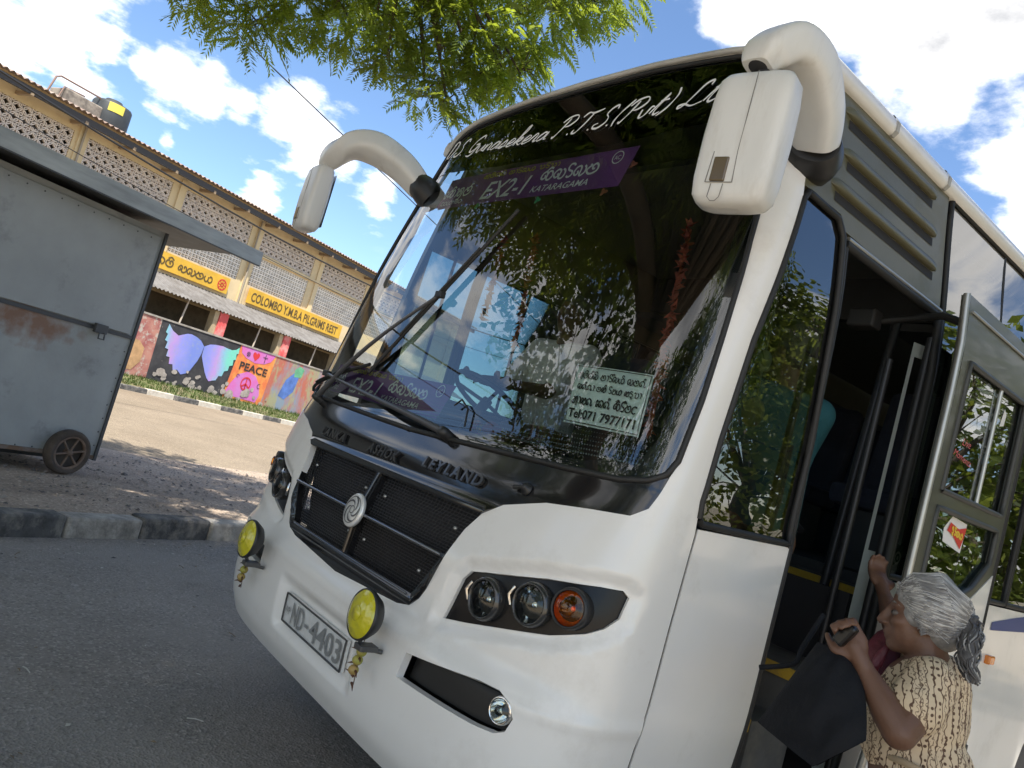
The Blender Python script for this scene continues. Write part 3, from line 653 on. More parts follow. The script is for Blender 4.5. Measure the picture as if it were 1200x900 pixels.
for i in range(2600):
    a = rr.uniform(1.2, 11); d = rr.uniform(5.4, 9.0); r = rr.uniform(.006, .02)*(1 if rr.random() < .93 else 2); p = BL(a, d, shz(d)+.004)
    st.cur = rr.choice((0, 0, 1)); vs = [p+Vector((r*math.cos(t)*rr.uniform(.6, 1.2), r*math.sin(t)*rr.uniform(.6, 1.2), rr.uniform(-.2, .2)*r)) for t in (0, 1.26, 2.5, 3.77, 5.0)]; st.add(vs+[p+Vector((0, 0, r*.7))], [(k, (k+1) % 5, 5) for k in range(5)], False)
tag(st.build('shoulder_gravel', [mat('pebble', (.26, .22, .18), .9), mat('pebble_dark', (.13, .11, .1), .9)]), 'loose gravel strewn over the dirt shoulder', 'gravel', kind='stuff')
# ================================================================== stroke lettering
SI = {
 'ga': (.9, [[(.25, .35), (.35, .2), (.2, .05), (.02, .25), (.1, .6), (.35, .7), (.5, .5), (.5, .05), (.65, 0), (.85, .2), (.85, .5), (.7, .7)]]),
 'ka': (1.0, [[(.3, .42), (.4, .28), (.25, .12), (.05, .25), (.1, .55), (.35, .68), (.5, .45), (.5, .1)], [(.5, .45), (.62, .68), (.85, .6), (.95, .3), (.75, .02), (.5, .1)], [(.3, .68), (.55, .95), (.8, .85)]]),
 'ta': (.95, [[(.3, .4), (.4, .25), (.25, .1), (.05, .25), (.05, .5), (.25, .7), (.5, .6), (.5, .3), (.5, .05), (.75, 0), (.9, .25), (.85, .55), (.65, .7)]]),
 'ra': (.6, [[(.1, .1), (.3, 0), (.5, .15), (.45, .4), (.2, .5), (.05, .7), (.15, .95), (.4, .95), (.5, .8)]]),
 'ma': (.9, [[(.15, .7), (.3, .6), (.15, .5), (.02, .3), (.2, .05), (.5, .02), (.8, .2), (.8, .5), (.6, .7), (.4, .55), (.45, .35), (.6, .35)]]),
 'na': (1.0, [[(.25, .3), (.35, .15), (.2, .05), (.03, .2), (.1, .55), (.4, .7), (.7, .5), (.7, .1), (.85, 0), (.95, .15)]]),
 'ya': (.95, [[(.1, .6), (.02, .3), (.25, 0), (.45, .2), (.45, .6)], [(.45, .2), (.65, 0), (.9, .2), (.85, .6), (.65, .7), (.6, .5)]]),
 'sa': (.9, [[(.2, .4), (.3, .25), (.15, .1), (.02, .3), (.2, .65), (.4, .5), (.4, .1), (.6, 0), (.85, .2), (.8, .6), (.6, .65), (.62, .4)]]),
 'va': (.75, [[(.25, .35), (.35, .2), (.2, .05), (.03, .25), (.1, .6), (.4, .72), (.65, .5), (.6, .15), (.4, 0)]]),
 'dha': (.85, [[(.35, .7), (.1, .6), (.03, .25), (.3, 0), (.65, .1), (.75, .45), (.55, .7), (.4, .5), (.5, .3)]]),
 'ba': (.85, [[(.3, .65), (.05, .5), (.05, .15), (.35, 0), (.7, .1), (.75, .45), (.55, .65), (.35, .5), (.4, .3), (.55, .35)]]),
 'tha': (.8, [[(.1, .5), (.25, .65), (.4, .5), (.2, .3), (.05, .15), (.3, 0), (.65, .1), (.7, .45), (.55, .7)]]),
 'da': (.7, [[(.1, .1), (.3, 0), (.5, .15), (.45, .4), (.2, .5), (.05, .65), (.2, .8), (.45, .7)], [(.3, 0), (.4, -.2), (.6, -.15)]]),
 'ha': (.9, [[(.05, .55), (.2, .7), (.35, .5), (.3, .1), (.5, 0), (.8, .2), (.75, .6), (.55, .65)]]),
 'a': (.95, [[(.2, .55), (.35, .65), (.4, .45), (.15, .35), (.03, .15), (.25, 0), (.5, .1), (.55, .5)], [(.55, .3), (.6, .7), (.8, .7), (.85, .4), (.8, 0), (.7, -.2)]]),
 'tta': (.75, [[(.65, .6), (.4, .72), (.1, .55), (.05, .2), (.3, 0), (.6, .1)]]),
 'la': (.75, [[(.1, .4), (.3, .5), (.4, .3), (.2, .05), (.02, .2), (.1, .6), (.5, .7), (.6, .3), (.5, -.2), (.2, -.25)]]),
 'mba': (.95, [[(.15, .7), (.3, .6), (.15, .5), (.02, .3), (.2, .05), (.5, .02), (.85, .2), (.85, .6), (.6, .75), (.4, .55), (.5, .35), (.65, .45)], [(.6, .75), (.7, .95), (.9, .9)]]),
 'aa': (.42, [[(.05, .68), (.25, .7), (.33, .3), (.22, 0)]]),
 'e': (.45, [[(.35, .5), (.2, .7), (.05, .4), (.15, .05), (.33, .1), (.3, .35)]]),
 ' ': (.4, []),
}
SI_TOP = {'i': [(.15, .82), (.45, 1.06), (.75, .82)], 'h': [(.5, .72), (.55, 1.02), (.78, 1.0), (.72, .84)]}
CU = {
 'D': (.8, [[(.25, .95), (.2, .5), (.12, .05), (0, .1), (.15, .15), (.5, .02), (.75, .35), (.7, .8), (.35, 1), (.05, .85), (0, .65)]]),
 'S': (.62, [[(.6, .8), (.5, .98), (.3, .9), (.25, .65), (.45, .45), (.5, .2), (.3, 0), (.05, .05), (0, .2), (.15, .25)]]),
 'G': (.72, [[(.65, .8), (.5, 1), (.2, .8), (.1, .4), (.25, .1), (.5, .2), (.6, .5)], [(.35, .5), (.62, .5), (.6, .1), (.45, -.15), (.15, -.1)]]),
 'P': (.72, [[(.3, .9), (.22, .4), (.1, 0), (0, .08)], [(0, .75), (.2, .98), (.55, 1), (.7, .75), (.5, .5), (.25, .5)]]),
 'T': (.75, [[(0, .8), (.15, .98), (.45, .9), (.85, 1)], [(.45, .9), (.38, .4), (.25, .02), (.05, .05), (.05, .2)]]),
 'L': (.8, [[(.65, .8), (.6, 1), (.4, .9), (.3, .5), (.2, .12), (.05, 0), (0, .12), (.2, .14), (.5, 0), (.8, .1)]]),
 '(': (.3, [[(.3, 1.05), (.1, .6), (.05, .2), (.15, -.1)]]), ')': (.35, [[(.1, 1.05), (.25, .7), (.2, .2), (0, -.1)]]),
 'u': (.52, [[(0, .4), (.05, .1), (.2, 0), (.4, .4), (.4, .1), (.55, .05)]]), 'n': (.48, [[(0, .4), (.05, 0), (.1, .3), (.25, .42), (.35, .3), (.35, .05), (.5, .05)]]),
 'a': (.52, [[(.4, .35), (.2, .42), (.02, .2), (.1, 0), (.3, .1), (.42, .4), (.42, .05), (.55, .05)]]), 's': (.45, [[(0, .05), (.25, .42), (.35, .15), (.2, 0), (.05, .05), (.5, .08)]]),
 'e': (.42, [[(0, .15), (.25, .2), (.35, .35), (.2, .43), (.05, .2), (.15, 0), (.45, .1)]]), 'k': (.48, [[(0, .1), (.25, .7), (.25, 1), (.15, .9), (.1, 0), (.15, .3), (.35, .4), (.3, .22), (.15, .2), (.4, 0), (.5, .08)]]),
 'r': (.42, [[(0, .1), (.15, .42), (.3, .38), (.28, .05), (.45, .05)]]), 'v': (.45, [[(0, .4), (.12, .02), (.3, .1), (.35, .42), (.5, .38)]]),
 't': (.38, [[(0, .1), (.25, .9), (.15, .2), (.25, 0), (.4, .08)], [(.08, .6), (.4, .62)]]), 'd': (.52, [[(.35, .35), (.15, .42), (.02, .2), (.12, 0), (.3, .15), (.5, 1), (.38, .1), (.55, .05)]]),
 '.': (.2, [[(.05, 0), (.08, .05)]]), ' ': (.3, []),
}
def strokes(keys, table, slant=0):
    x = 0; out = []
    for k in keys:
        top = None
        if '+' in k: k, top = k.split('+')
        w_, st = table[k]
        for s in st+([SI_TOP[top]] if top else []): out.append([(x+px+slant*py, py) for px, py in s])
        x += w_*1.06
    return out, x
def stroke_text(mb, keys, table, fn, nrm, h, wid, pen, slant=0, taper=False):
    st, tw = strokes(keys, table, slant); k = wid/tw
    for s in st:
        pts = crom([(px*k, py*h, 0) for px, py in s], 5)
        P = [fn(p.x, p.y) for p in pts]; n = len(P)
        ws = [pen*(.55+.75*abs(math.sin(3.1*i/n*2+.5))) for i in range(n)] if taper else pen
        mb.ribbon(P, ws, nrm)
def W(s): return s.split('_')
mb = MB(); stroke_text(mb, ['va', 'dha+i', ' ', 'sa', 'ga', 'ma', 'ya'], SI, lambda x, y: BL(18.6+x, 24.812, 4.5+y), BN, .34, 2.6, .055); mb.build('lettering', btx, NAMEBOARD)

# ================================================================== bus shell
def lerp_tab(t, x):
    if x <= t[0][0]: return t[0][1]
    for (a, b), (c, d) in zip(t, t[1:]):
        if x <= c: return b+(d-b)*(x-a)/(c-a)
    return t[-1][1]
def smooth_tab(t, n=160, r=.035):
    lo, hi = t[0][0], t[-1][0]; out = []
    for i in range(n+1):
        x = lo+(hi-lo)*i/n; s = w_ = 0
        for k in range(-6, 7): g_ = math.exp(-(k/3.0)**2); s += g_*lerp_tab(t, x+k*r/3); w_ += g_
        out.append((x, s/w_))
    return out
Y0 = smooth_tab([(.30, .10), (.44, .02), (.52, 0), (.66, -.01), (.80, -.005), (.86, .04), (1.1, .05), (1.38, .13), (1.5, .19), (3.3, .59)])
_y0n = np.array([a for a, b in Y0]); _y0v = np.array([b for a, b in Y0])
SN = 4.0
def _tab():
    pts = []; L_ = 0; px = py = None; n = 2000
    for i in range(n+1):
        t = i/n*math.pi/2; u = math.sin(t)**(2/SN); w_ = 1-math.cos(t)**(2/SN) if i < n else 1.0
        x, y = 1.3*u, .4*w_
        if px is not None: L_ += math.hypot(x-px, y-py)
        pts.append((L_, u, w_)); px, py = x, y
    return [p[0]/L_ for p in pts], [p[1] for p in pts], [p[2] for p in pts]
_tq, _tu, _tw = map(np.array, _tab())
def sst(a, b, x):
    t = min(max((x-a)/(b-a), 0), 1); return t*t*(3-2*t)
def Wd(z): return 1.30-.11*sst(2.2, 3.3, z)-.03*(1-sst(.4, .9, z))
def yo(z): return float(np.interp(z, _y0n, _y0v))
def Dp(z): return (.48-yo(z)) if z < 1.5 else .29-.04*(z-1.5)
def yend(z): return yo(z)+Dp(z)
def sh0(q, z):
    s = 1 if q >= 0 else -1; a = abs(q)
    if a <= 1:
        u = float(np.interp(a, _tq, _tu)); w_ = float(np.interp(a, _tq, _tw)); return Vector((s*Wd(z)*u, yo(z)+Dp(z)*w_, z))
    return Vector((s*Wd(z), yend(z)+(a-1)*1.54, z))
def shn(q, z, e=.006):
    return (sh0(q+e, z)-sh0(q-e, z)).cross(sh0(q, z+e)-sh0(q, z-e)).normalized()
def shell(q, z, off=0): 
    p = sh0(q, z)
    return p if off == 0 else p+shn(q, z)*off
def qy(y, z): return 1+(y-yend(z))/1.54
def mir(h): return [(-a, b) for a, b in h]
def both(half): return half+[(-a, b) for a, b in reversed(half) if abs(a) > 1e-6]      # half runs from bottom centre to top centre

bus = thing('bus', 'white and black passenger coach with a big windscreen and an open front door', 'bus', (0, 5, 0))
white = mat('bus_white', (.78, .765, .73), .28, var=.03, vscale=1.5, coat=.5, dirt=((.50, .46, .40), 3.2, .54, .82, .5), bump=.05, bscale=2.2)
olive = mat('bus_olive', (.105, .10, .058), .45, var=.06, coat=.08, dirt=((.2, .2, .16), 5, .6, .85, .4))
gloss = mat('bus_black', (.012, .012, .013), .12, coat=.5, dirt=((.06, .05, .045), 3, .62, .9, .35))
rubber = mat('rubber', (.018, .018, .018), .6, var=.3)
blackp = mat('black_plastic', (.02, .02, .021), .45, var=.2)
chrome = mat('chrome', (.62, .62, .62), .12, metal=1)
alu = mat('aluminium', (.42, .42, .40), .35, metal=.7, var=.1)
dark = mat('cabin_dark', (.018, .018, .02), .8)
wsg = glass('windscreen_glass', (.88, .94, .92), 1.95)
sideg = glass('side_glass', (.30, .33, .30), 2.1)
clearg = glass('clear_glass', (.80, .86, .84), 1.5)

ws_half = [(0, 1.462), (.157, 1.467), (.44, 1.479), (.62, 1.487), (.74, 1.50), (.80, 1.52), (.832, 1.55), (.846, 1.6), (.843, 1.8), (.831, 2.0), (.806, 2.36), (.794, 2.69), (.776, 2.93), (.762, 3.03), (.735, 3.09), (.68, 3.125), (.6, 3.15), (.3, 3.182), (0, 3.19)]
mk_half = [(0, .845), (.3, .872), (.346, .888), (.372, .925), (.386, .965), (.431, 1.197), (.458, 1.265), (.506, 1.315), (.614, 1.366), (.72, 1.39), (.80, 1.405), (.828, 1.44), (.838, 1.5), (.842, 1.545)]
comb = mk_half+[(a+.006, b+.003) for a, b in ws_half[7:]]
hl = [(.455, .905), (.463, .95), (.478, 1.05), (.495, 1.083), (.53, 1.098), (.69, 1.158), (.80, 1.186), (.848, 1.192), (.866, 1.175), (.862, 1.11), (.838, 1.072), (.805, 1.043), (.734, 1.003), (.617, .961), (.52, .925)][::-1]
slot = [(.417, .68), (.423, .765), (.64, .81), (.69, .812), (.722, .795), (.738, .757), (.731, .715), (.71, .697), (.66, .69)][::-1]
ztop = lambda q: float(np.interp(abs(q), [0, .3, .6, .75, .88, 1.0], [3.215, 3.205, 3.175, 3.13, 3.06, 3.03]))
edge = [(.965, .36), (.975, .44), (.977, 1.40), (.968, 1.47), (.938, 1.7), (.914, 2.03), (.916, 2.35), (.922, 2.56), (.905, 2.66), (.885, 2.8), (.90, 2.95), (.915, 3.045)]
outer_half = [(0, .36), (.5, .36)]+edge+[(q, ztop(q)-.001) for q in (.88, .82, .75, .68, .6, .45, .3, .15, 0)]
def segdist(q, z, poly):
    best = 9
    for i in range(len(poly)):
        ax, az = poly[i]; bx, bz = poly[(i+1) % len(poly)]; ax *= 1.54; bx *= 1.54; px = q*1.54
        dx, dz = bx-ax, bz-az; t = max(0, min(1, ((px-ax)*dx+(z-az)*dz)/(dx*dx+dz*dz+1e-12)))
        best = min(best, math.hypot(px-ax-dx*t, z-az-dz*t))
    return best
def dent(q, z):
    o = 0; a = abs(q)
    if .4 < a < .93 and .85 < z < 1.25: o -= .020*(1-sst(.006, .05, segdist(a, z, hl)))
    if a < .3 and z < .78: o -= .030*(1-sst(.20, .255, a))*sst(.49, .53, z)*(1-sst(.685, .735, z))
    o += .007*math.exp(-((z-.80)/.024)**2)                           # pressed crease along the top of the bumper
    return o
panel('front_shell', both(outer_half), [both(comb)[::-1], hl, mir(hl), slot, mir(slot)], shell, dent, white, bus, .016, .016, rim=.03)
# black mask with the grille cut out of it
def gq(t, z): return t*(.338+(.468-.338)*(z-.925)/(1.262-.925))
gr = []
for (t0, t1) in ((-1, -.035), (.035, 1)):
    for (z0, z1) in ((.925, 1.082), (1.098, 1.26)):
        pts = []
        n = 5
        for i in range(n+1): t = t0+(t1-t0)*i/n; pts.append((gq(t, z0), z0))
        for i in range(n+1): t = t1+(t0-t1)*i/n; pts.append((gq(t, z1), z1))
        gr.append(pts)
ws_low = [p for p in ws_half if p[1] < 1.545]
mask_out = both_mask = [(a, b) for a, b in mk_half[1:]]+[(a, b-.004) for a, b in reversed(ws_low[1:])]
mask_out = [mk_half[0]]+mask_out+[(0, ws_low[0][1]-.004)]+[(-a, b) for a, b in reversed(mask_out)]
def mdent(q, z):
    o = -.002; f = segdist(q, z, [(gq(-1.06, .905), .905), (gq(1.06, .905), .905), (gq(1.06, 1.275), 1.275), (gq(-1.06, 1.275), 1.275)])
    return o+.014*math.exp(-(f/.016)**2)
mask = panel('black_mask', mask_out, gr, shell, mdent, gloss, bus, .016, .022, rim=.035)
gm = MB()
def gpt(q, z, off): return shell(q, z, off)
nz = 30
for j in range(nz+1):
    z = .92+(1.265-.92)*j/nz; gm.tube([gpt(gq(-1+.1*i, z), z, -.032) for i in range(21)], .0016, 3, False)
for i in range(65):
    t = -1+2*i/64; gm.tube([gpt(gq(t, .92+.345*k/12)+(.0035 if k % 2 else -.0035), .92+.345*k/12, -.030) for k in range(13)], .0015, 3, False)
gmo = gm.build('grille_mesh', mat('grille_wire', (.03, .03, .032), .35), mask); gmo['kind'] = 'stuff'
panel('grille_back', [(gq(-1.02, .91), .91), (gq(1.02, .91), .91), (gq(1.02, 1.27), 1.27), (gq(-1.02, 1.27), 1.27)], [], shell, -.075, dark, mask, .05, .06)
for (z, t0, t1) in ((1.09, -1, -.06), (1.09, .06, 1)):
    b_ = MB(); b_.tube([shell(gq(t0+(t1-t0)*i/12, z), z, .005) for i in range(13)], .0075, 8); b_.build('grille_bar', mat('bar_chrome', (.25, .25, .26), .18, metal=.9), mask)
for z0, z1 in ((.925, 1.04), (1.145, 1.26)):
    b_ = MB(); b_.tube([shell(0, z0+(z1-z0)*i/6, .003) for i in range(7)], .010, 8); b_.build('grille_bar', gloss, mask)
b_ = MB(); b_.tube([shell(gq(-.97+1.94*i/24, .918), .918, .006) for i in range(25)], .005, 6); b_.build('grille_trim', mat('bar_chrome', (0, 0, 0)), mask)
for t in (-.86, .86, -.12, .12):
    for z in (1.0, 1.19):
        b_ = MB(); b_.lathe([(.0, .008), (.006, .008), (.007, .0)], 10, frame(shell(gq(t, z), z, -.03), shn(0, z))); b_.build('bolt', alu, mask)
# emblem: a disc with a swirl of blades
ef = frame(shell(0, 1.092, .022), shn(0, 1.092))
eb = MB(); eb.lathe([(0, .006), (.062, .006), (.068, .003), (.070, -.004), (.066, -.012)], 40, ef); eb = eb.build('emblem', mat('emblem_silver', (.72, .72, .70), .3, metal=.35), mask)
es = MB()
es.lathe([(.0525, .0085), (.0555, .0085)], 40, ef)
for k in range(5):
    a0 = k*2*math.pi/5; vs = []
    for i in range(9):
        t = i/8; a = a0+t*1.75; r = .019+.036*t**.8; wv = .0075*(math.sin(math.pi*min(1, t*.9+.1))**.6)+.001
        for s in (-1, 1): vs.append(ef @ Vector(((r+s*wv/2)*math.cos(a), (r+s*wv/2)*math.sin(a), .009)))
    es.add(vs, [(2*i, 2*i+1, 2*i+3, 2*i+2) for i in range(8)])
es.lathe([(.013, .009), (.017, .009)], 20, ef)
es.build('swirl', mat('emblem_dark', (.08, .08, .085), .4), eb)
# raised letters
for word, q0, q1, zb, zt in (('LANKA', -.425, -.254, 1.322, 1.362), ('ASHOK', -.112, .057, 1.322, 1.364), ('LEYLAND', .166, .421, 1.342, 1.384)):
    vs, fs, wd = text2d(word, 0, .03); 
    n = len(word); 
    # letters one by one
    xs = 0; adv = []
    for ch in word: v_, f_, w_ = text2d(ch, 0, .03); adv.append((v_, f_, xs)); xs += w_+.13
    for v_, f_, x0 in adv:
        k = (q1-q0)/xs; m_ = MB(); P = []
        for lv in (.012, .001):
            P += [shell(q0+(x0+x)*k, zb+y/.73*(zt-zb), lv) for x, y in v_]
        nn = len(v_); ed = {}
        for f in f_:
            for i in range(len(f)): ed[(f[i], f[(i+1) % len(f)])] = 1
        fs2 = list(f_)+[(a, nn+a, nn+b, b) for a, b in ed if (b, a) not in ed]
        m_.add(P, fs2, False); m_.build('letter', mat('letter_black', (.035, .035, .036), .22, coat=.3), mask)
b_ = MB(); nf = frame(shell(.546, 1.387, 0), shn(.546, 1.387)); b_.lathe([(.022, 0), (.022, .006), (.012, .008), (.011, .022), (.006, .026), (0, .026)], 16, nf); b_.tube([shell(.515, 1.378, .012), shell(.546, 1.387, .012)], .007, 8); b_.build('washer_nozzle', blackp, mask)

# windscreen
wsp = panel('windscreen', both(ws_half), [], shell, lambda q, z: -.006, wsg, bus, .03, .05)
gk = MB(); gk.tube([shell(a, b, .0) for a, b in dens(both([(a, b+(.003 if b < 1.5 else 0)) for a, b in ws_half]), .02, .04)]+[shell(*ws_half[0], 0)], .010, 6, False); gk.build('gasket', rubber, wsp)
# dark border and header band printed on the inside of the glass
band = [(.0, 2.83), (.3, 2.83), (.6, 2.86), (.775, 2.9), (.765, 3.02), (.735, 3.085), (.68, 3.12), (.6, 3.145), (.3, 3.177), (0, 3.185)]
panel('header_band', both(band), [], shell, -.012, glass('band_film', (.03, .03, .03), 1.2), wsp, .05, .05)
inner = [(a*.955 if abs(a) > .5 else a, b) for a, b in [(0, 1.50), (.44, 1.515), (.66, 1.53), (.8, 1.58), (.83, 1.7), (.81, 2.1), (.785, 2.6), (.76, 2.95), (.7, 3.07), (.5, 3.14), (0, 3.165)]]
panel('glass_border', both(ws_half), [both(inner)[::-1]], shell, -.014, mat('frit_black', (.01, .01, .011), .5), wsp, .03, .05)
# dotted frit along the bottom
fd = MB()
for j in range(6):
    for i in range(210):
        q = -.76+i*.0073+(.0036 if j % 2 else 0); z = 1.53+j*.015+.035*(q/.8)**2; s = .0042*(1-j*.12)
        c = shell(q, z, -.010); n_ = shn(q, z); u = Vector((n_.y*-1, n_.x, 0)).normalized()
        fd.add([c-u*s, c-Vector((0, 0, s)), c+u*s, c+Vector((0, 0, s))], [(0, 1, 2, 3)], False)
fdo = fd.build('frit_dots', mat('frit_pale', (.16, .2, .2), .7), wsp); fdo['kind'] = 'stuff'
# owner's name in flowing script
sc = MB(); fn = lambda x, y: shell(-.775+x/1.54, 2.925+.05*((-.775+x/1.54)-.05)**2*1.6+y, .003)
stroke_text(sc, list('D.S. Gunasekera P.T.S.(Pvt) Ltd'), CU, fn, (0, -1, .2), .105, 2.17, .0085, .42, True); sc.build('script_lettering', mat('sticker_white', (.8, .8, .8), .6), wsp)
# destination board behind the glass
def dboard(q0, q1, z0, z1, zs, lean, off, parent, k):
    """the same strip of purple board: Sinhala and Latin place names with the route number"""
    mp = lambda a, b, o=0: shell(a, b+zs*(a-q0), off+o)
    x0, x1 = q0, q1; hh = z1-z0
    b_ = panel('destination_board', [(x0-lean, z0), (x1-lean*.0-.02, z0), (x1, z1), (x0, z1)], [], mp, 0, mat('board_purple', (.19, .06, .25), .6, var=.1), parent, .03, .05)
    wq = q1-q0; nrm = (0, -1, .2)
    def f(qa, za): return lambda x, y: mp(q0+qa*wq+x/1.54, z0+za*hh+y, .004)
    wt = mat('board_white', (.92, .97, .94), .6); yl = mat('board_yellow_ink', (.55, .5, .08), .6)
    m_ = MB(); stroke_text(m_, ['e', 'ka', 'aa', 'la', 'mba'], SI, f(.02, .34), nrm, hh*.38, wq*.19*1.54, .009*k); m_.build('lettering', wt, b_)
    m_ = MB(); put_text(m_, 'COLOMBO', f(.03, .1), hh*.14, wq*.15*1.54); m_.build('lettering', wt, b_)
    m_ = MB(); put_text(m_, 'EX2-1', f(.29, .12), hh*.55, wq*.26*1.54, .3, .01); m_.build('route_number', wt, b_)
    m_ = MB(); stroke_text(m_, ['ka', 'ta', 'ra', 'ga', 'ma'], SI, f(.60, .42), nrm, hh*.38, wq*.27*1.54, .0105*k); m_.build('lettering', wt, b_)
    m_ = MB(); put_text(m_, 'KATARAGAMA', f(.575, .12), hh*.18, wq*.27*1.54, .25, .01); m_.build('lettering', wt, b_)
    m_ = MB(); stroke_text(m_, ['a', 'dha+i', 'va', 'ga+i', ' ', 'ma', 'aa', 'ra', 'ga', 'ya', ' ', 'ha', 'ra', 'ha', 'aa'], SI, f(.25, .8), nrm, hh*.15, wq*.42*1.54, .006*k); m_.build('lettering', yl, b_)
    m_ = MB(); c0 = (q0+.93*wq, z0+.76*hh); m_.ribbon([mp(c0[0]+.02*math.cos(t)*k, c0[1]+.03*math.sin(t)*k, .004) for t in np.linspace(0, 6.283, 20)], .005*k, nrm); put_text(m_, 'AC', lambda x, y: mp(c0[0]-.0125*k+x/1.54, c0[1]-.011*k+y, .004), .022*k, .036*k); m_.build('ac_mark', wt, b_)
    return b_
dboard(-.60, .362, 2.63, 2.82, -.005, -.02, -.03, wsp, 1)
dboard(-.78, .055, 1.545, 1.70, .0, .0, -.05, wsp, .9)
# seat booking notice stuck inside the glass
np_ = [(.526, 1.642), (.734, 1.646), (.709, 1.856), (.489, 1.854)]
note = panel('booking_notice', np_, [], shell, -.022, mat('notice_paper', (.82, .92, .86), .7, var=.05), wsp, .03, .05)
def nmap(x, y):      # x, y in 0..1 over the notice
    a = [p+(q-p)*x for p, q in zip(np_[0], np_[1])]; b = [p+(q-p)*x for p, q in zip(np_[3], np_[2])]
    return shell(a[0]+(b[0]-a[0])*y, a[1]+(b[1]-a[1])*y, -.018)
nk = mat('notice_ink', (.02, .022, .022), .8)
m_ = MB()
for y, h_, ks_, w0, w1 in ((.77, .13, ['a', 'dha+i', 'va+h', 'ga+i', ' ', 'ma', 'aa', 'ra+h', 'ga', 'ya+h', ' ', 'ga', 'ma', 'na+h'], .06, .95), (.58, .12, ['ga', 'na+h', 'na', 'aa', ' ', 'ba', 'sa+h', ' ', 'ra', 'tha', 'ya', ' ', 'sa', 'da', 'ha', 'aa'], .09, .93), (.33, .16, ['a', 'aa', 'sa', 'na', ' ', 'e', 'va', 'na+h', ' ', 'ka+i', 'ra+i', 'ma', 'tta'], .06, .92)):
    stroke_text(m_, ks_, SI, lambda x, y_, y0=y, w0=w0: nmap(w0+x, y0+y_), (0, -1, .2), h_, w1-w0, .0038 if h_ < .15 else .005)
put_text(m_, 'Tel:071 7977171', lambda x, y: nmap(.05+x, .1+y), .15, .88, 0, .025)
for a, b, c, d in ((.02, .03, .98, .03), (.98, .03, .98, .97), (.98, .97, .02, .97), (.02, .97, .02, .03)): m_.ribbon([nmap(a+(c-a)*i/6, b+(d-b)*i/6) for i in range(7)], .003, (0, -1, .2))
m_.build('lettering', nk, note)
# stickers with coloured leaves round the board
for i, (q, z, c) in enumerate(((-.58, 2.86, (.1, .45, .2)), (-.3, 2.61, (.1, .4, .15)), (.02, 2.6, (.1, .5, .25)), (.1, 2.86, (.1, .4, .2)), (.3, 2.6, (.35, .12, .06)), (.37, 2.72, (.4, .12, .08)), (-.1, 2.86, (.3, .08, .3)))):
    pts = [(q+.012*math.cos(t)*(1+.4*math.cos(3*t)), z+.016*math.sin(t)*(1+.4*math.cos(3*t))) for t in np.linspace(0, 6.28, 13)[:-1]]
    panel('sticker', pts, [], shell, -.024, mat('sticker%d' % i, c, .6), wsp, .05, .05)
pts = [(-.63, 2.66), (-.52, 2.64), (-.48, 2.8), (-.6, 2.83)]; panel('sticker', pts, [], shell, -.045, mat('sticker_pink', (.5, .12, .42), .6), wsp, .05, .05)
# wipers
def wiper(pq, ae, b0, b1):
    m_ = MB(); P = [shell(pq[0]+(ae[0]-pq[0])*t, pq[1]+(ae[1]-pq[1])*t, .03+.03*math.sin(t*3.14)) for t in np.linspace(0, 1, 9)]
    m_.tube(P, [.016, .014, .012, .011, .010, .009, .008, .008, .008], 8); wp = m_.build('wiper', mat('wiper_arm', (.09, .09, .095), .35, metal=.3), bus)
    m_ = MB(); m_.lathe([(.0, .03), (.018, .03), (.022, .01), (.022, -.03)], 14, frame(shell(*pq, .02), shn(*pq))); m_.build('pivot', blackp, wp)
    m_ = MB(); B = [shell(b0[0]+(b1[0]-b0[0])*t, b0[1]+(b1[1]-b0[1])*t, .02) for t in np.linspace(0, 1, 14)]; m_.tube(B, .009, 6); m_.tube([p+shn(0, 2)*.012 for p in B[3:11]], .007, 6); m_.build('blade', rubber, wp)
    m_ = MB(); m_.box(shell(*ae, .03), (.05, .03, .03), None, .004); m_.build('clip', blackp, wp)
wiper((.183, 1.478), (-.655, 1.61), (-.83, 1.51), (-.38, 1.70))
wiper((-.62, 1.475), (-.17, 2.08), (-.36, 1.66), (0.0, 2.52))
m_ = MB(); m_.tube([shell(.23, 1.53, .01), shell(.21, 1.60, .012), shell(.17, 1.63, .014), shell(.15, 1.60, .014)], .004, 5); m_.build('washer_hose', rubber, wsp)

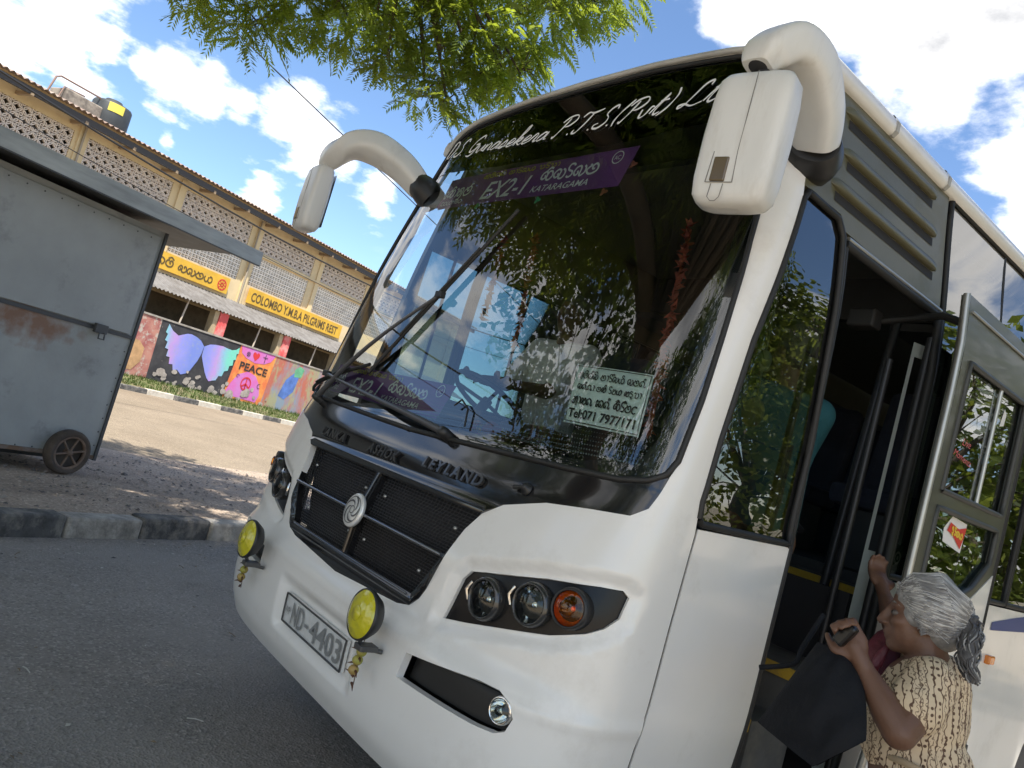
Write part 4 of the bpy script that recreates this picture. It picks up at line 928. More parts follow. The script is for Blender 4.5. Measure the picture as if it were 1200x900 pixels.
# headlamps
for sg in (1, -1):
    hp_ = hl if sg == 1 else mir(hl)
    cl = panel('headlamp_cluster', hp_ if sg == 1 else hp_, [], shell, -.032, mat('cluster_black', (.012, .012, .013), .22, spec=.25), bus, .03, .04)
    for q, z, r, kind in ((.563, 1.024, .058, 0), (.680, 1.068, .057, 0), (.763, 1.1, .052, 1)):
        f_ = frame(shell(sg*q, z, -.028), (shn(sg*q, z)+Vector((0, -.5, 0))).normalized())
        m_ = MB(); m_.lathe([(r*1.18, -.03), (r*1.2, .012), (r*1.1, .03), (r, .03), (r*.98, .02)], 28, f_); lp = m_.build('headlamp' if kind == 0 else 'indicator', mat('lamp_bezel', (.03, .03, .03), .2, coat=.5) if kind == 0 else blackp, cl)
        m_ = MB(); m_.lathe([(r*.98, .02), (r*.8, -.0), (r*.5, -.022), (r*.2, -.032), (r*.2, -.01), (r*.1, .0), (0, .0)], 24, f_); m_.build('reflector', mat('lamp_chrome', (.8, .8, .8), .1, metal=1) if kind == 0 else mat('amber_chrome', (.9, .42, .05), .25, metal=.4), lp)
        m_ = MB(); m_.lathe([(r*.99, .024), (r*.8, .030), (r*.45, .036), (0, .038)], 24, f_)
        if kind: m_.lathe([(r*.5, .034), (r*.48, .042), (r*.2, .045), (0, .045)], 16, f_)
        m_.build('lens', clearg if kind == 0 else glass('amber_glass', (1, .62, .12), 1.5), lp)
        if kind == 0:
            m_ = MB(); p_ = f_ @ Vector((-r*1.75*sg, 0, -.004)); m_.tube([f_ @ Vector((-r*1.5*sg, -r*.5, .0)), f_ @ Vector((-r*1.72*sg, 0, .006)), f_ @ Vector((-r*1.5*sg, r*.5, 0))], .008, 6); m_.build('trim', chrome, lp)
    sl = panel('fog_lamp_slot', slot if sg == 1 else mir(slot), [], shell, -.055, mat('slot_black', (.01, .01, .01), .5), bus, .03, .04)
    f_ = frame(shell(sg*.703, .757, -.045), (shn(sg*.703, .757)+Vector((0, -.3, 0))).normalized()); r = .036
    m_ = MB(); m_.lathe([(r*1.15, -.02), (r*1.18, .02), (r, .03), (r*.98, .02), (r*.5, -.01), (0, -.02)], 22, f_); lp = m_.build('fog_lamp', mat('lamp_chrome', (0, 0, 0)), sl)
    m_ = MB(); m_.lathe([(r, .026), (r*.6, .036), (0, .04)], 20, f_); m_.build('lens', clearg, lp)
# yellow driving lamps on the bumper
yel = bpy.data.materials.new('yellow_lens'); yel.use_nodes = True; _t = yel.node_tree; _p = _t.nodes['Principled BSDF']; _p.inputs['Base Color'].default_value = (.52, .47, .015, 1); _p.inputs['Roughness'].default_value = .15; _p.inputs['Coat Weight'].default_value = .8; _p.inputs['Coat Roughness'].default_value = .03
_w = _t.nodes.new('ShaderNodeTexVoronoi'); _w.inputs['Scale'].default_value = 38; _c = _t.nodes.new('ShaderNodeTexCoord'); _t.links.new(_c.outputs['Object'], _w.inputs[0]); _b = _t.nodes.new('ShaderNodeBump'); _b.inputs['Strength'].default_value = .35; _b.inputs['Distance'].default_value = .01; _t.links.new(_w.outputs['Distance'], _b.inputs['Height']); _t.links.new(_b.outputs[0], _p.inputs['Normal'])
for c in ((.51, -.10, .835), (-.58, -.10, .80)):
    dv = Vector((.02, -1, .08)); f_ = frame(c, dv); r = .084
    m_ = MB(); m_.lathe([(0, -.055), (.03, -.05), (r*.75, -.03), (r*.98, 0), (r*1.03, .012), (r*1.0, .02), (r*.95, .02)], 36, f_); lp = m_.build('driving_lamp', blackp, bus)
    m_ = MB(); m_.lathe([(r*.96, .018), (r*.85, .026), (r*.5, .036), (0, .040)], 36, f_); m_.build('yellow_lens', yel, lp)
    m_ = MB(); m_.lathe([(r*.3, .0395), (r*.28, .042), (0, .043)], 20, f_); m_.build('lens_boss', yel, lp)
    m_ = MB(); m_.box((c[0]+.01, c[1]+.03, c[2]-.105), (.05, .07, .02), None, .004); m_.tube([(c[0], c[1]+.005, c[2]-.085), (c[0], c[1]+.02, c[2]-.11), (c[0]+.02, c[1]+.09, c[2]-.115)], .008, 6); m_.build('bracket', mat('bracket_steel', (.1, .1, .1), .4, metal=.5), lp)
# number plate with pressed characters
pl = panel('number_plate', [(-.185, .548), (.185, .548), (.185, .668), (-.185, .668)], [], shell, -.012, mat('plate_silver', (.72, .73, .72), .42, metal=.25, var=.12, vscale=30), bus, .02, .03, rim=.012)
m_ = MB()
for w_, q0, q1, zb, h_ in (('ND', -.135, -.055, .565, .088), ('-', -.048, -.022, .578, .075), ('4403', -.012, .168, .565, .088), ('WP', -.176, -.145, .59, .03)):
    put_text(m_, w_, lambda x, y, q0=q0, zb=zb: shell(q0+x/1.54, zb+y, -.006), h_, (q1-q0)*1.54, 0, .015)
m_.build('pressed_characters', mat('plate_chars', (.32, .33, .33), .35, metal=.4), pl)
m_ = MB(); c = [shell(a, b, -.006) for a, b in dens([(-.183, .550), (.183, .550), (.183, .666), (-.183, .666)], .02, .05)]; m_.tube(c+c[:1], .004, 5, False); m_.build('plate_rim', mat('plate_rim', (.06, .06, .06), .5), pl)
# ================================================================== bus sides, roof, door, mirrors, cabin
LEN = 9.8
def side(y, z, off=0, sg=1): return Vector((sg*(Wd(z)+off), y, z))
def smap(sg):
    return (lambda a, b, off: side(a, b, off, 1)) if sg == 1 else (lambda a, b, off: Vector((-(Wd(b)+off), -a, b)))   # far side uses -y so that faces point outwards
seamg = MB()
for sg in (1, -1):
    seamg = MB(); seamg.tube([shell(sg*q, z, -.006) for q, z in [(.976+.003*math.sin(t), .44+.98*t) for t in np.linspace(0, 1, 12)]], .006, 5); seamg.build('seam', rubber, bus)
# --- door side
lowp = [(.981, .40), (qy(.985, .40), .40), (qy(.985, 1.43), 1.432), (.985, 1.418)]
panel('side_panel', lowp, [], shell, 0, white, bus, .03, .06, rim=.03)
qh = [(.976, 1.452), (.990, 1.436), (qy(.97, 1.44), 1.444), (qy(.955, 1.8), 1.8), (qy(.91, 2.2), 2.2), (qy(.885, 2.43), 2.43), (qy(.875, 2.53), 2.53), (1.10, 2.582), (.945, 2.592), (.930, 2.56), (.924, 2.35), (.921, 2.03), (.945, 1.7)]
qg = panel('quarter_window', qh, [], shell, -.008, sideg, bus, .03, .06)
m_ = MB(); c = [shell(a, b, 0) for a, b in dens(qh, .02, .05)]; m_.tube(c+c[:1], .012, 6, False); m_.build('gasket', rubber, qg)
panel('window_border', qh, [[(q+(1.04-q)*.12, z+(2.0-z)*.055) for q, z in qh][::-1]], shell, -.014, mat('frit_black', (0, 0, 0)), qg, .03, .06)
ol = [(.912, 2.605), (1.105, 2.602), (qy(.885, 2.55), 2.555), (qy(1.70, 2.53), 2.53), (qy(1.70, 3.06), 3.06), (.925, 3.04), (.908, 2.95), (.893, 2.8)]
vp = panel('vent_panel', ol, [], shell, .0, olive, bus, .03, .05, rim=.03)
for z, y0_, y1_ in ((2.985, .80, 1.575), (2.83, .815, 1.605), (2.69, .755, 1.63)):
    m_ = MB(); vs = []; n = 22
    for i in range(n+1):
        y = y0_+(y1_-y0_)*i/n; e = min(1, min(i, n-i)/1.6); e = math.sin(e*math.pi/2)
        for dz, o in ((.034, .0), (.027, .008), (.016, .018), (.003, .025), (-.010, .026), (-.018, .022), (-.020, .0)):
            vs.append(side(y, z+dz*(.35+.65*e), o*e))
    m_.add(vs, [(i*7+j, (i+1)*7+j, (i+1)*7+j+1, i*7+j+1) for i in range(n) for j in range(6)])
    lv = m_.build('louvre', olive, vp)
    m_ = MB(); m_.add([side(y0_+.03, z-.024, .002), side(y1_-.03, z-.024, .002), side(y1_-.03, z-.058, .002), side(y0_+.03, z-.058, .002)], [(0, 3, 2, 1)], False); m_.build('louvre_gap', dark, lv)
# jambs, header of the doorway
m_ = MB()
for p0, p1, r in ((( .992, .42), (.992, 1.43), .012), ((.985, 1.43), (.90, 2.5), .014), ((.90, 2.515), (1.70, 2.515), .018), ((1.715, 2.51), (1.715, .42), .02)):
    m_.tube([side(p0[0]+(p1[0]-p0[0])*t, p0[1]+(p1[1]-p0[1])*t, -.004) for t in np.linspace(0, 1, 10)], r, 6)
m_.build('doorway_seal', rubber, bus)
m_ = MB(); m_.tube([side(.90+.8*t, 2.533, .006) for t in (0, .5, 1)], .009, 6); m_.build('drip_rail', alu, bus)
# rear of the door: side wall with arches and panorama glass
def arch(yc, r=.56): return [(yc-r*math.cos(t), .52+r*math.sin(t)) for t in np.linspace(0, math.pi, 13)]
a1 = arch(4.4); a2 = arch(7.5)
def wall_low(sg, ya, yb, zt):
    pts = [(ya, .42)]+[(y, max(z, .42)) for y, z in [(a1[0][0], .42)]+a1+[(a1[-1][0], .42)]]+[(a2[0][0], .42)]+a2+[(a2[-1][0], .42)]+[(yb, .42), (yb, zt), (ya, zt)]
    if sg == -1: pts = [(-y, z) for y, z in reversed(pts)]
    return panel('side_wall', pts, [], smap(sg), 0, white, bus, .25, .1, rim=.03)
wr1 = wall_low(1, 1.735, LEN, 1.40); wl1 = wall_low(-1, .60, LEN, 1.50)
def swin(sg, y0_, y1_, z0, z1, g_):
    p_ = [(y0_, z0), (y1_, z0), (y1_, z1), (y0_, z1)]
    if sg == -1: p_ = [(-y, z) for y, z in reversed(p_)]
    o = panel('side_window', p_, [], smap(sg), -.006, g_, bus, .1, .08)
    m_ = MB(); c = [smap(sg)(a, b, -.004) for a, b in dens(p_, .2, .1)]; m_.tube(c+c[:1], .014, 6, False); m_.build('gasket', rubber, o)
    m_ = MB(); m_.tube([smap(sg)(sg*(y0_+y1_)/2, z0+(z1-z0)*t, -.012) for t in (0, .25, .5, .75, 1)], .010, 6); m_.build('window_bar', blackp, o)
for k in range(6): swin(1, 1.74+k*1.34, 1.74+1.32+k*1.34, 1.42, 3.05, sideg)
fg = glass('far_side_glass', (.17, .27, .30), 1.6)
for y0_, y1_ in ((.74, 1.12), (1.17, 1.95), (2.05, 3.3), (3.4, 4.7), (4.8, 6.1), (6.2, 7.5), (7.6, 8.9)): swin(-1, y0_, y1_, 1.68, 2.52, fg)
pl_ = [(.58, 1.50), (LEN, 1.50), (LEN, 3.06), (.78, 3.06)]
hs = [[(-y, z) for y, z in reversed(((a, 1.68), (b, 1.68), (b, 2.52), (a, 2.52)))] for a, b, zz_ in ((.74, 1.12, 1.55), (1.17, 1.95, 1.62), (2.05, 3.3, 1.62), (3.4, 4.7, 1.62), (4.8, 6.1, 1.62), (6.2, 7.5, 1.62), (7.6, 8.9, 1.62))]
panel('far_side_pillars', [(-y, z) for y, z in reversed(pl_)], hs, smap(-1), 0, olive, bus, .2, .12, rim=.04)
# roof lofted back from the front edge
QS = [i/24 for i in range(-24, 25)]
vs = []; rows_ = [(0, 0, 1.0), (.012, .016, 1.0), (.05, .034, 1), (.16, .05, 1), (.5, .062, 1), (2.5, .065, 1), (LEN-.8, .065, 1)]
for dy, dz, k in rows_:
    for q in QS:
        p = sh0(q, ztop(q)); vs.append(Vector((p.x*.997, p.y-.012+dy if dy < LEN-1 else LEN, p.z+dz*(1-abs(q)**6*.6))))
n = len(QS); m_ = MB(); m_.add(vs, [(r*n+i, r*n+i+1, (r+1)*n+i+1, (r+1)*n+i) for r in range(len(rows_)-1) for i in range(n-1)]); rfo = m_.build('roof', white, bus)
m_ = MB(); m_.tube([sh0(q, ztop(q))+Vector((0, -.008, .002)) for q in [i/30*.93 for i in range(-30, 31)]], .013, 8); m_.build('front_drip_moulding', mat('moulding_grey', (.45, .45, .43), .4, var=.2), rfo)
for sg in (1, -1):
    m_ = MB(); ys = np.linspace(.62, LEN, 24); vs = []
    for y in ys:
        for dx, dz in ((-.02, -.03), (.020, -.03), (.034, -.014), (.034, .022), (.012, .05), (-.05, .066)): vs.append(Vector((sg*(1.195+dx), y, 3.075+dz)))
    m_.add(vs, [((i*6+j, i*6+j+1, (i+1)*6+j+1, (i+1)*6+j) if sg == -1 else (i*6+j, (i+1)*6+j, (i+1)*6+j+1, i*6+j+1)) for i in range(23) for j in range(5)]); rg = m_.build('roof_gutter', white, rfo)
    for y in (1.13, 1.62, 2.9, 4.2):
        m_ = MB(); vs = [Vector((sg*(1.196+dx), y+dy, 3.075+dz)) for dy in (-.012, .012) for dx, dz in ((-.02, -.032), (.021, -.032), (.036, -.015), (.036, .023), (.013, .052), (-.05, .068))]
        m_.add(vs, [(j, j+6, j+7, j+1) for j in range(5)], False); m_.build('gutter_joint', mat('joint_grey', (.4, .4, .38), .6), rg)
m_ = MB(); m_.box((0, LEN-.01, 1.75), (2.36, .06, 2.6), None, .02); m_.build('rear_wall', white, bus)
# underbody (dark boxes shaped to block light), floor, ceiling, engine hump
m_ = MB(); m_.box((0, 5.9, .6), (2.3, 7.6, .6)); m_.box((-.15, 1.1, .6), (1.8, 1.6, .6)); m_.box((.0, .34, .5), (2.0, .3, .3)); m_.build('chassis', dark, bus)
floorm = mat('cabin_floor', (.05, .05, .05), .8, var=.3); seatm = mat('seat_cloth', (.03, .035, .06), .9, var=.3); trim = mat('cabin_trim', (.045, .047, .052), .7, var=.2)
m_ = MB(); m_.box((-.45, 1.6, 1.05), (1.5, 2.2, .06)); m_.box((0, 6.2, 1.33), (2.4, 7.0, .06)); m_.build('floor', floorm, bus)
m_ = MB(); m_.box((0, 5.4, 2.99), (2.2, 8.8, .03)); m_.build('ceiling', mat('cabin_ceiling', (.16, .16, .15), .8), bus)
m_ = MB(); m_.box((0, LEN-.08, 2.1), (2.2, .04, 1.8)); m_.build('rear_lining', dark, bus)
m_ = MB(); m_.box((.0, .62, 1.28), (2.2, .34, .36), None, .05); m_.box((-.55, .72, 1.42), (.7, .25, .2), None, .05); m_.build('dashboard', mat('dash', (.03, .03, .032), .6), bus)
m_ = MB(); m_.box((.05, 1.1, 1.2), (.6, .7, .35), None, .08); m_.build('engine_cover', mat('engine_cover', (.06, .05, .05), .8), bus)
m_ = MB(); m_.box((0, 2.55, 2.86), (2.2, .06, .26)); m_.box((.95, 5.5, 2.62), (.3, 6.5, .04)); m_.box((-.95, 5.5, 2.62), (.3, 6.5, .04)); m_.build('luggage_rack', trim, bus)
stw = MB(); sf = frame((-.62, .98, 1.72), Vector((0, .55, 1)))
for r, t in ((.22, .014),): stw.tube([sf @ Vector((r*math.cos(a), r*math.sin(a), 0)) for a in np.linspace(0, 6.2832, 33)], t, 8, False)
for a in (.5, 2.64, 4.71): stw.tube([sf @ Vector((0, 0, -.02)), sf @ Vector((.22*math.cos(a), .22*math.sin(a), 0))], .011, 6)
stw.tube([sf @ Vector((0, 0, 0)), sf @ Vector((0, 0, -.35))], .03, 8); stw.build('steering_wheel', blackp, bus)
def seat(x, y, z, wd=.46):
    m_ = MB(); m_.box((x, y, z+.42), (wd, .45, .13), None, .04); s_ = m_.build('passenger_seat', seatm, bus)
    m_ = MB(); m_.box((x, y+.25, z+.8), (wd, .13, .72), Matrix.Rotation(R(-9), 3, 'X'), .05); m_.build('backrest', seatm, s_)
    m_ = MB(); m_.box((x, y, z+.18), (.3, .3, .34)); m_.build('base', trim, s_)
seat(-.62, 1.62, 1.08, .5)
for r_ in range(4):
    for x in (-.95, -.5, .55, .98): seat(x, 3.1+r_*.85, 1.36, .43)
# entry steps
gsm = mat('step_grey', (.085, .083, .08), .8, var=.3, vscale=6, dirt=((.2, .18, .15), 5, .5, .75, .6)); ysm = mat('step_yellow', (.50, .32, .03), .7, dirt=((.16, .12, .06), 9, .45, .7, .8))
for i, (y, z, y2) in enumerate(((.99, .48, 1.15), (1.12, .80, 1.4), (1.37, .98, 2.0), (1.95, 1.14, 2.4), (2.35, 1.30, 2.75))):
    m_ = MB(); m_.box((.72, (y+y2)/2, z-.1), (1.04, y2-y, .20)); st_ = m_.build('entry_step', gsm, bus)
    m_ = MB(); m_.box((.72, y-.004, z-.018), (1.03, .012, .045)); m_.build('nosing', ysm, st_)
m_ = MB(); m_.box((.72, 1.0, .62), (1.0, .03, .5)); m_.build('step_riser', gsm, bus)
m_ = MB(); m_.box((.16, 1.5, 1.3), (.04, 1.1, 1.0)); m_.box((.9, 1.8, 1.0), (.5, .04, .6)); m_.build('partition', dark, bus)
# handrails
for pts, r in (([(.95, 2.02, 2.6), (.93, 2.02, 2.1), (.92, 2.0, 1.5), (.92, 1.98, 1.0)], .022), ([(1.14, 1.66, 2.3), (1.14, 1.66, 1.55), (1.14, 1.66, .9)], .016), ([(.55, 1.15, 2.0), (.7, 1.5, 1.7), (.8, 1.9, 1.5)], .016), ([(1.16, 1.03, 2.2), (1.16, 1.03, 1.0)], .014)):
    m_ = MB(); m_.tube(pts, r, 10); m_.build('grab_rail', mat('rail_steel', (.035, .035, .037), .4, metal=.4), bus)
m_ = MB(); m_.tube([(1.08, 1.58, 2.44), (1.22, 1.62, 2.475), (1.36, 1.56, 2.47), (1.46, 1.52, 2.43)], .016, 8); m_.box((1.05, 1.55, 2.44), (.12, .08, .08), None, .01); m_.build('door_arm', rubber, bus)
# --- open door leaf, swung out and standing parallel to the side
leaf = MB(); LY0, LY1 = 1.475, 2.27
def lf(y, z, off=0): return Vector((Wd(z)+.205+off-(y-LY0)*.02, y, z))
fr_m = mat('leaf_frame', (.075, .077, .06), .4, var=.1, coat=.2)
lmap = lambda a, b, off: lf(a, b, off)
lw = [[(LY0+.075, 1.79), (LY0+.47, 1.79), (LY0+.47, 2.285), (LY0+.075, 2.285)], [(LY0+.475, 1.79), (LY1-.06, 1.79), (LY1-.06, 2.285), (LY0+.475, 2.285)]]
low = [(LY0+.075, 1.35), (LY0+.35, 1.38), (LY0+.58, 1.46), (LY1-.07, 1.58), (LY1-.07, 1.725), (LY0+.075, 1.725)]
upw = [(LY0+.075, 1.79), (LY1-.06, 1.79), (LY1-.06, 2.285), (LY0+.075, 2.285)]
dl = panel('door_leaf', [(LY0, 1.33), (LY0+.36, 1.335), (LY0+.6, 1.42), (LY1, 1.54), (LY1, 2.53), (LY0, 2.53)], [upw, low], lmap, 0, fr_m, bus, .1, .1, rim=.035)
panel('leaf_skirt', [(LY0, .42), (LY1, .42), (LY1, 1.538), (LY0+.6, 1.418), (LY0+.36, 1.333), (LY0, 1.328)], [], lmap, .002, white, dl, .1, .1, rim=.035)
for k, (pp, g_) in enumerate(((upw, sideg), (low, glass('leaf_low_glass', (.62, .72, .62), 1.7)))):
    go = panel('pane', pp, [], lmap, -.015, g_, dl, .1, .1)
    m_ = MB(); c = [lf(a, b, .0) for a, b in dens(pp, .06, .06)]; m_.tube(c+c[:1], .012, 6, False); m_.build('pane_gasket', mat('gasket_grey', (.05, .052, .05), .5), go)
    if k == 0:
        m_ = MB(); m_.tube([lf(LY0+.45, 1.79, -.005), lf(LY0+.45, 2.285, -.005)], .009, 6); m_.build('slider_rail', mat('slider_alu', (.55, .55, .52), .35, metal=.6), go)
        m_ = MB(); put_text(m_, 'Live', lambda x, y: lf(LY0+.2+x, 1.99+y, -.013), .03, .09, .3); put_text(m_, 'Moments', lambda x, y: lf(LY0+.14+x, 1.94+y-.1*x, -.013), .028, .19, .3); m_.build('red_lettering', mat('letter_red', (.55, .12, .12), .7), go)
        panel('torn_sticker', [(LY0+.53, 2.14), (LY0+.575, 2.15), (LY0+.58, 2.2), (LY0+.55, 2.22)], [], lmap, -.013, mat('paper_white', (.75, .74, .72), .8), go, .1, .1)
    else:
        stk = panel('sticker', [(LY0+.225, 1.61), (LY0+.42, 1.585), (LY0+.43, 1.705), (LY0+.27, 1.715), (LY0+.21, 1.66)], [], lmap, -.012, mat('paper_white', (0, 0, 0)), go, .1, .1)
        panel('sticker_flash', [(LY0+.24, 1.655), (LY0+.30, 1.645), (LY0+.40, 1.60), (LY0+.415, 1.64), (LY0+.425, 1.69), (LY0+.35, 1.675), (LY0+.26, 1.69)], [], lmap, -.009, mat('flash_red', (.62, .05, .03), .7), stk, .1, .1)
        m_ = MB(); stroke_text(m_, ['da', 'ra', 'ba', 'ya'], SI, lambda x, y: lf(LY0+.275+x, 1.652-.12*x+y, -.006), (1, 0, 0), .03, .12, .008); m_.build('sticker_lettering', mat('flash_yellow', (.8, .55, .05), .7), stk)
m_ = MB(); m_.tube([lf(LY0-.012, z, -.01) for z in np.linspace(.42, 2.53, 12)], .014, 6); m_.build('leaf_edge_seal', alu, dl)
m_ = MB(); m_.tube([lf(LY1+.012, z, -.01) for z in np.linspace(.42, 2.53, 12)], .02, 6); m_.build('leaf_rear_seal', rubber, dl)
m_ = MB(); m_.tube([lf(LY0+.02, 2.47, .004), lf(LY1-.02, 2.47, .004)], .006, 5); m_.build('leaf_rain_strip', alu, dl)
# folded inner leaf in the doorway
inn = panel('inner_leaf', [(-1.0, .45), (-.45, .45), (-.45, 2.4), (-1.0, 2.4)], [[(-.94, 1.5), (-.5, 1.5), (-.5, 2.34), (-.94, 2.34)]], lambda a, b, off: Vector((1.20-.12*(-a-.45)+.06, 1.70+(a+1.0)*.30+.02, b)), 0, mat('inner_leaf_paint', (.42, .46, .43), .5, var=.08), bus, .2, .2)
m_ = MB(); m_.box((1.275, 1.83, 1.50), (.012, .08, .11)); m_.build('notice_plate', mat('notice_green', (.08, .14, .11), .6), inn)
m_ = MB(); f_ = frame((1.283, 1.83, 1.50), (1, 0, 0)); m_.lathe([(.018, 0), (.028, 0)], 20, f_); m_.lathe([(.0, 0), (.009, 0)], 12, f_); m_.build('notice_swirl', mat('paper_white', (0, 0, 0)), inn)
for y in (1.715, 1.96): m_ = MB(); m_.tube([(1.265, y, z) for z in (.45, 1.4, 2.42)], .02, 6); m_.build('leaf_post', blackp, inn)
# side decals and fittings
m_ = MB(); vs = []
for i in range(16):
    t = i/15; y = 2.95+t*2.4; zc_ = 1.30+.10*math.sin(t*2.6)-.03*t; hw = .055*math.sin(math.pi*(.12+.85*t))
    vs += [side(y, zc_-hw, .003), side(y, zc_+hw, .003)]
m_.add(vs, [(2*i, 2*i+2, 2*i+3, 2*i+1) for i in range(15)]); m_.build('blue_swoosh', mat('decal_blue', (.02, .05, .22), .4), wr1)
m_ = MB(); m_.box(side(3.0, 1.135, .012), (.03, .07, .045), None, .008); m_.build('side_marker', mat('marker_amber', (.7, .2, .02), .25, coat=.5), wr1)
m_ = MB(); m_.box(side(2.95, .66, .008), (.02, .06, .13), None, .006); m_.box(side(2.95, .67, .02), (.02, .025, .08), None, .004); m_.build('hatch_handle', blackp, wr1)
# wheels
for x in (-1.08, 1.08):
    for y in (4.4, 7.5):
        f_ = frame((x, y, .48), (1 if x > 0 else -1, 0, 0)); m_ = MB(); m_.lathe([(.27, .05), (.29, .12), (.4, .14), (.465, .12), (.48, .07), (.48, -.1), (.3, -.14)], 36, f_); wh = m_.build('wheel', rubber, bus)
        m_ = MB(); m_.lathe([(0, .04), (.09, .05), (.1, .0), (.2, .0), (.25, .06), (.28, .07), (.28, .0)], 30, f_); m_.build('rim', mat('rim_grey', (.35, .35, .35), .5, metal=.3), wh)

# ------------------------------------------------------------------ mirrors
def loft(mb, secs, n=24, capit=True):
    """secs: (centre, axis_x, axis_y, rx, ry, squareness)"""
    vs = []
    for c, ax, ay, rx, ry, p in secs:
        c = Vector(c); ax = Vector(ax); ay = Vector(ay)
        for j in range(n):
            a = 2*math.pi*j/n; ca, sa = math.cos(a), math.sin(a)
            vs.append(c+ax*(rx*math.copysign(abs(ca)**p, ca))+ay*(ry*math.copysign(abs(sa)**p, sa)))
    k = len(secs); mb.add(vs, [(i*n+j, i*n+(j+1) % n, (i+1)*n+(j+1) % n, (i+1)*n+j) for i in range(k-1) for j in range(n)])
    if capit: mb.add(vs[:n], [tuple(range(n-1, -1, -1))]); mb.add(vs[-n:], [tuple(range(n))])
def armloft(mb, path, rad, p=.52, n=32, flat=.78):
    P = crom(path, 6); m = len(P); secs = []; ref = Vector((1, 0, 0))
    for i, c in enumerate(P):
        t = (P[min(i+1, m-1)]-P[max(i-1, 0)]).normalized(); ay = t.cross(ref).normalized(); ax = ay.cross(t).normalized()
        r = float(np.interp(i/(m-1), np.linspace(0, 1, len(rad)), rad)); secs.append((c, ax, ay, r, r*flat, p))
    loft(mb, secs, n)
mw = mat('mirror_white', (.66, .665, .65), .36, var=.05, vscale=6, dirt=((.40, .37, .32), 9, .55, .8, .55), stretch=(1, 1, .25), coat=.1)
def mirror(hc, path, rad, hrot, cup, sg):
    m_ = MB(); armloft(m_, path, rad); mr_ = m_.build('wing_mirror', mw, bus)
    rot = Matrix.Rotation(R(hrot), 3, 'Z'); X = rot @ Vector((1, 0, 0)); Y = rot @ Vector((0, 1, 0)); hc = Vector(hc); secs = []
    for dz, wx, wy, p in ((-.215, .035, .018, .6), (-.212, .075, .036, .5), (-.203, .100, .050, .45), (-.182, .114, .059, .42), (-.13, .120, .064, .4), (.0, .123, .065, .4), (.12, .121, .061, .4), (.178, .116, .054, .42), (.199, .102, .043, .45), (.207, .08, .03, .5), (.210, .035, .012, .6)):
        secs.append((hc+Vector((0, 0, dz)), X, Y, wx, wy, p))
    m_ = MB(); loft(m_, secs, 40); ho = m_.build('housing', mw, mr_)
    m_ = MB(); m_.add([hc+X*a+Y*.067+Vector((0, 0, b)) for a, b in ((-.1, -.17), (.1, -.17), (.1, .17), (-.1, .17))], [(0, 1, 2, 3)], False); m_.build('mirror_glass', mat('mirror_silver', (.8, .8, .8), .03, metal=1), ho)
    fy = -.0655
    def hm(a, b, o): return hc+X*a+Y*(fy-o)+Vector((0, 0, b))
    m_ = MB(); 
    def quad(a0, a1, b0, b1, o): m_.add([hm(a0, b0, o), hm(a1, b0, o), hm(a1, b1, o), hm(a0, b1, o)], [(0, 1, 2, 3)], False)
    m_.box(hc+X*(-.03)+Y*(fy+.003)+Vector((0, 0, -.115)), (.046, .014, .075), rot, .004); m_.build('repeater_lens', mat('repeater', (.12, .09, .05), .2, coat=.6), ho)
    m_ = MB()
    for pts in ([(-.065, -.155), (.018, -.155)], [(-.065, -.155), (-.06, -.06)], [(.018, -.155), (.012, -.06)], [(-.045, -.16), (-.047, -.2), (-.035, -.212), (-.02, -.212), (-.01, -.2), (-.008, -.16)], [(.012, -.06), (.012, .19)]): m_.tube([hm(a, b, -.001) for a, b in pts], .0013, 4)
    m_.build('panel_line', mat('line_grey', (.2, .2, .19), .7), ho)
    m_ = MB(); armloft(m_, cup[0], cup[1], .9, 20, .9); m_.build('base_cup', mat('cup_black', (.022, .022, .023), .42, var=.2), mr_)
    m_ = MB(); m_.tube([hc+Vector((0, 0, .2)), hc+Vector((0, 0, .30))], .018, 10); m_.build('swivel', blackp, mr_)
    e_ = Vector(path[-1]); t_ = (e_-Vector(path[-2])).normalized()
    m_ = MB(); m_.lathe([(0, .004), (rad[-1]*.6, .004), (rad[-1]*.7, 0)], 18, frame(e_, t_)); m_.build('socket', dark, mr_)
    m_ = MB(); k_ = Vector(path[0]); 
    for a in (0, 2.1, 4.2): m_.lathe([(0, .006), (.006, .006), (.008, 0)], 8, frame(Vector(cup[0][1])+Vector((.1*math.cos(a)*.6*sg, -.08, .1*math.sin(a)*.6)), (0, -1, 0)))
    return mr_
mirror((1.315, .20, 2.555), [(1.28, .58, 2.73), (1.31, .50, 2.81), (1.325, .38, 2.89), (1.32, .27, 2.90), (1.305, .20, 2.84), (1.30, .18, 2.785)], [.07, .078, .082, .08, .07, .045], 14, ([(1.20, .66, 2.71), (1.25, .62, 2.72), (1.285, .57, 2.735)], [.095, .10, .08]), 1)
mirror((-1.89, .20, 2.655), [(-1.16, .50, 2.79), (-1.28, .42, 2.89), (-1.44, .32, 2.97), (-1.62, .25, 2.985), (-1.78, .21, 2.94), (-1.88, .20, 2.885)], [.072, .088, .098, .098, .085, .055], -4, ([(-1.07, .56, 2.72), (-1.12, .52, 2.77), (-1.17, .50, 2.80)], [.085, .085, .075]), -1)

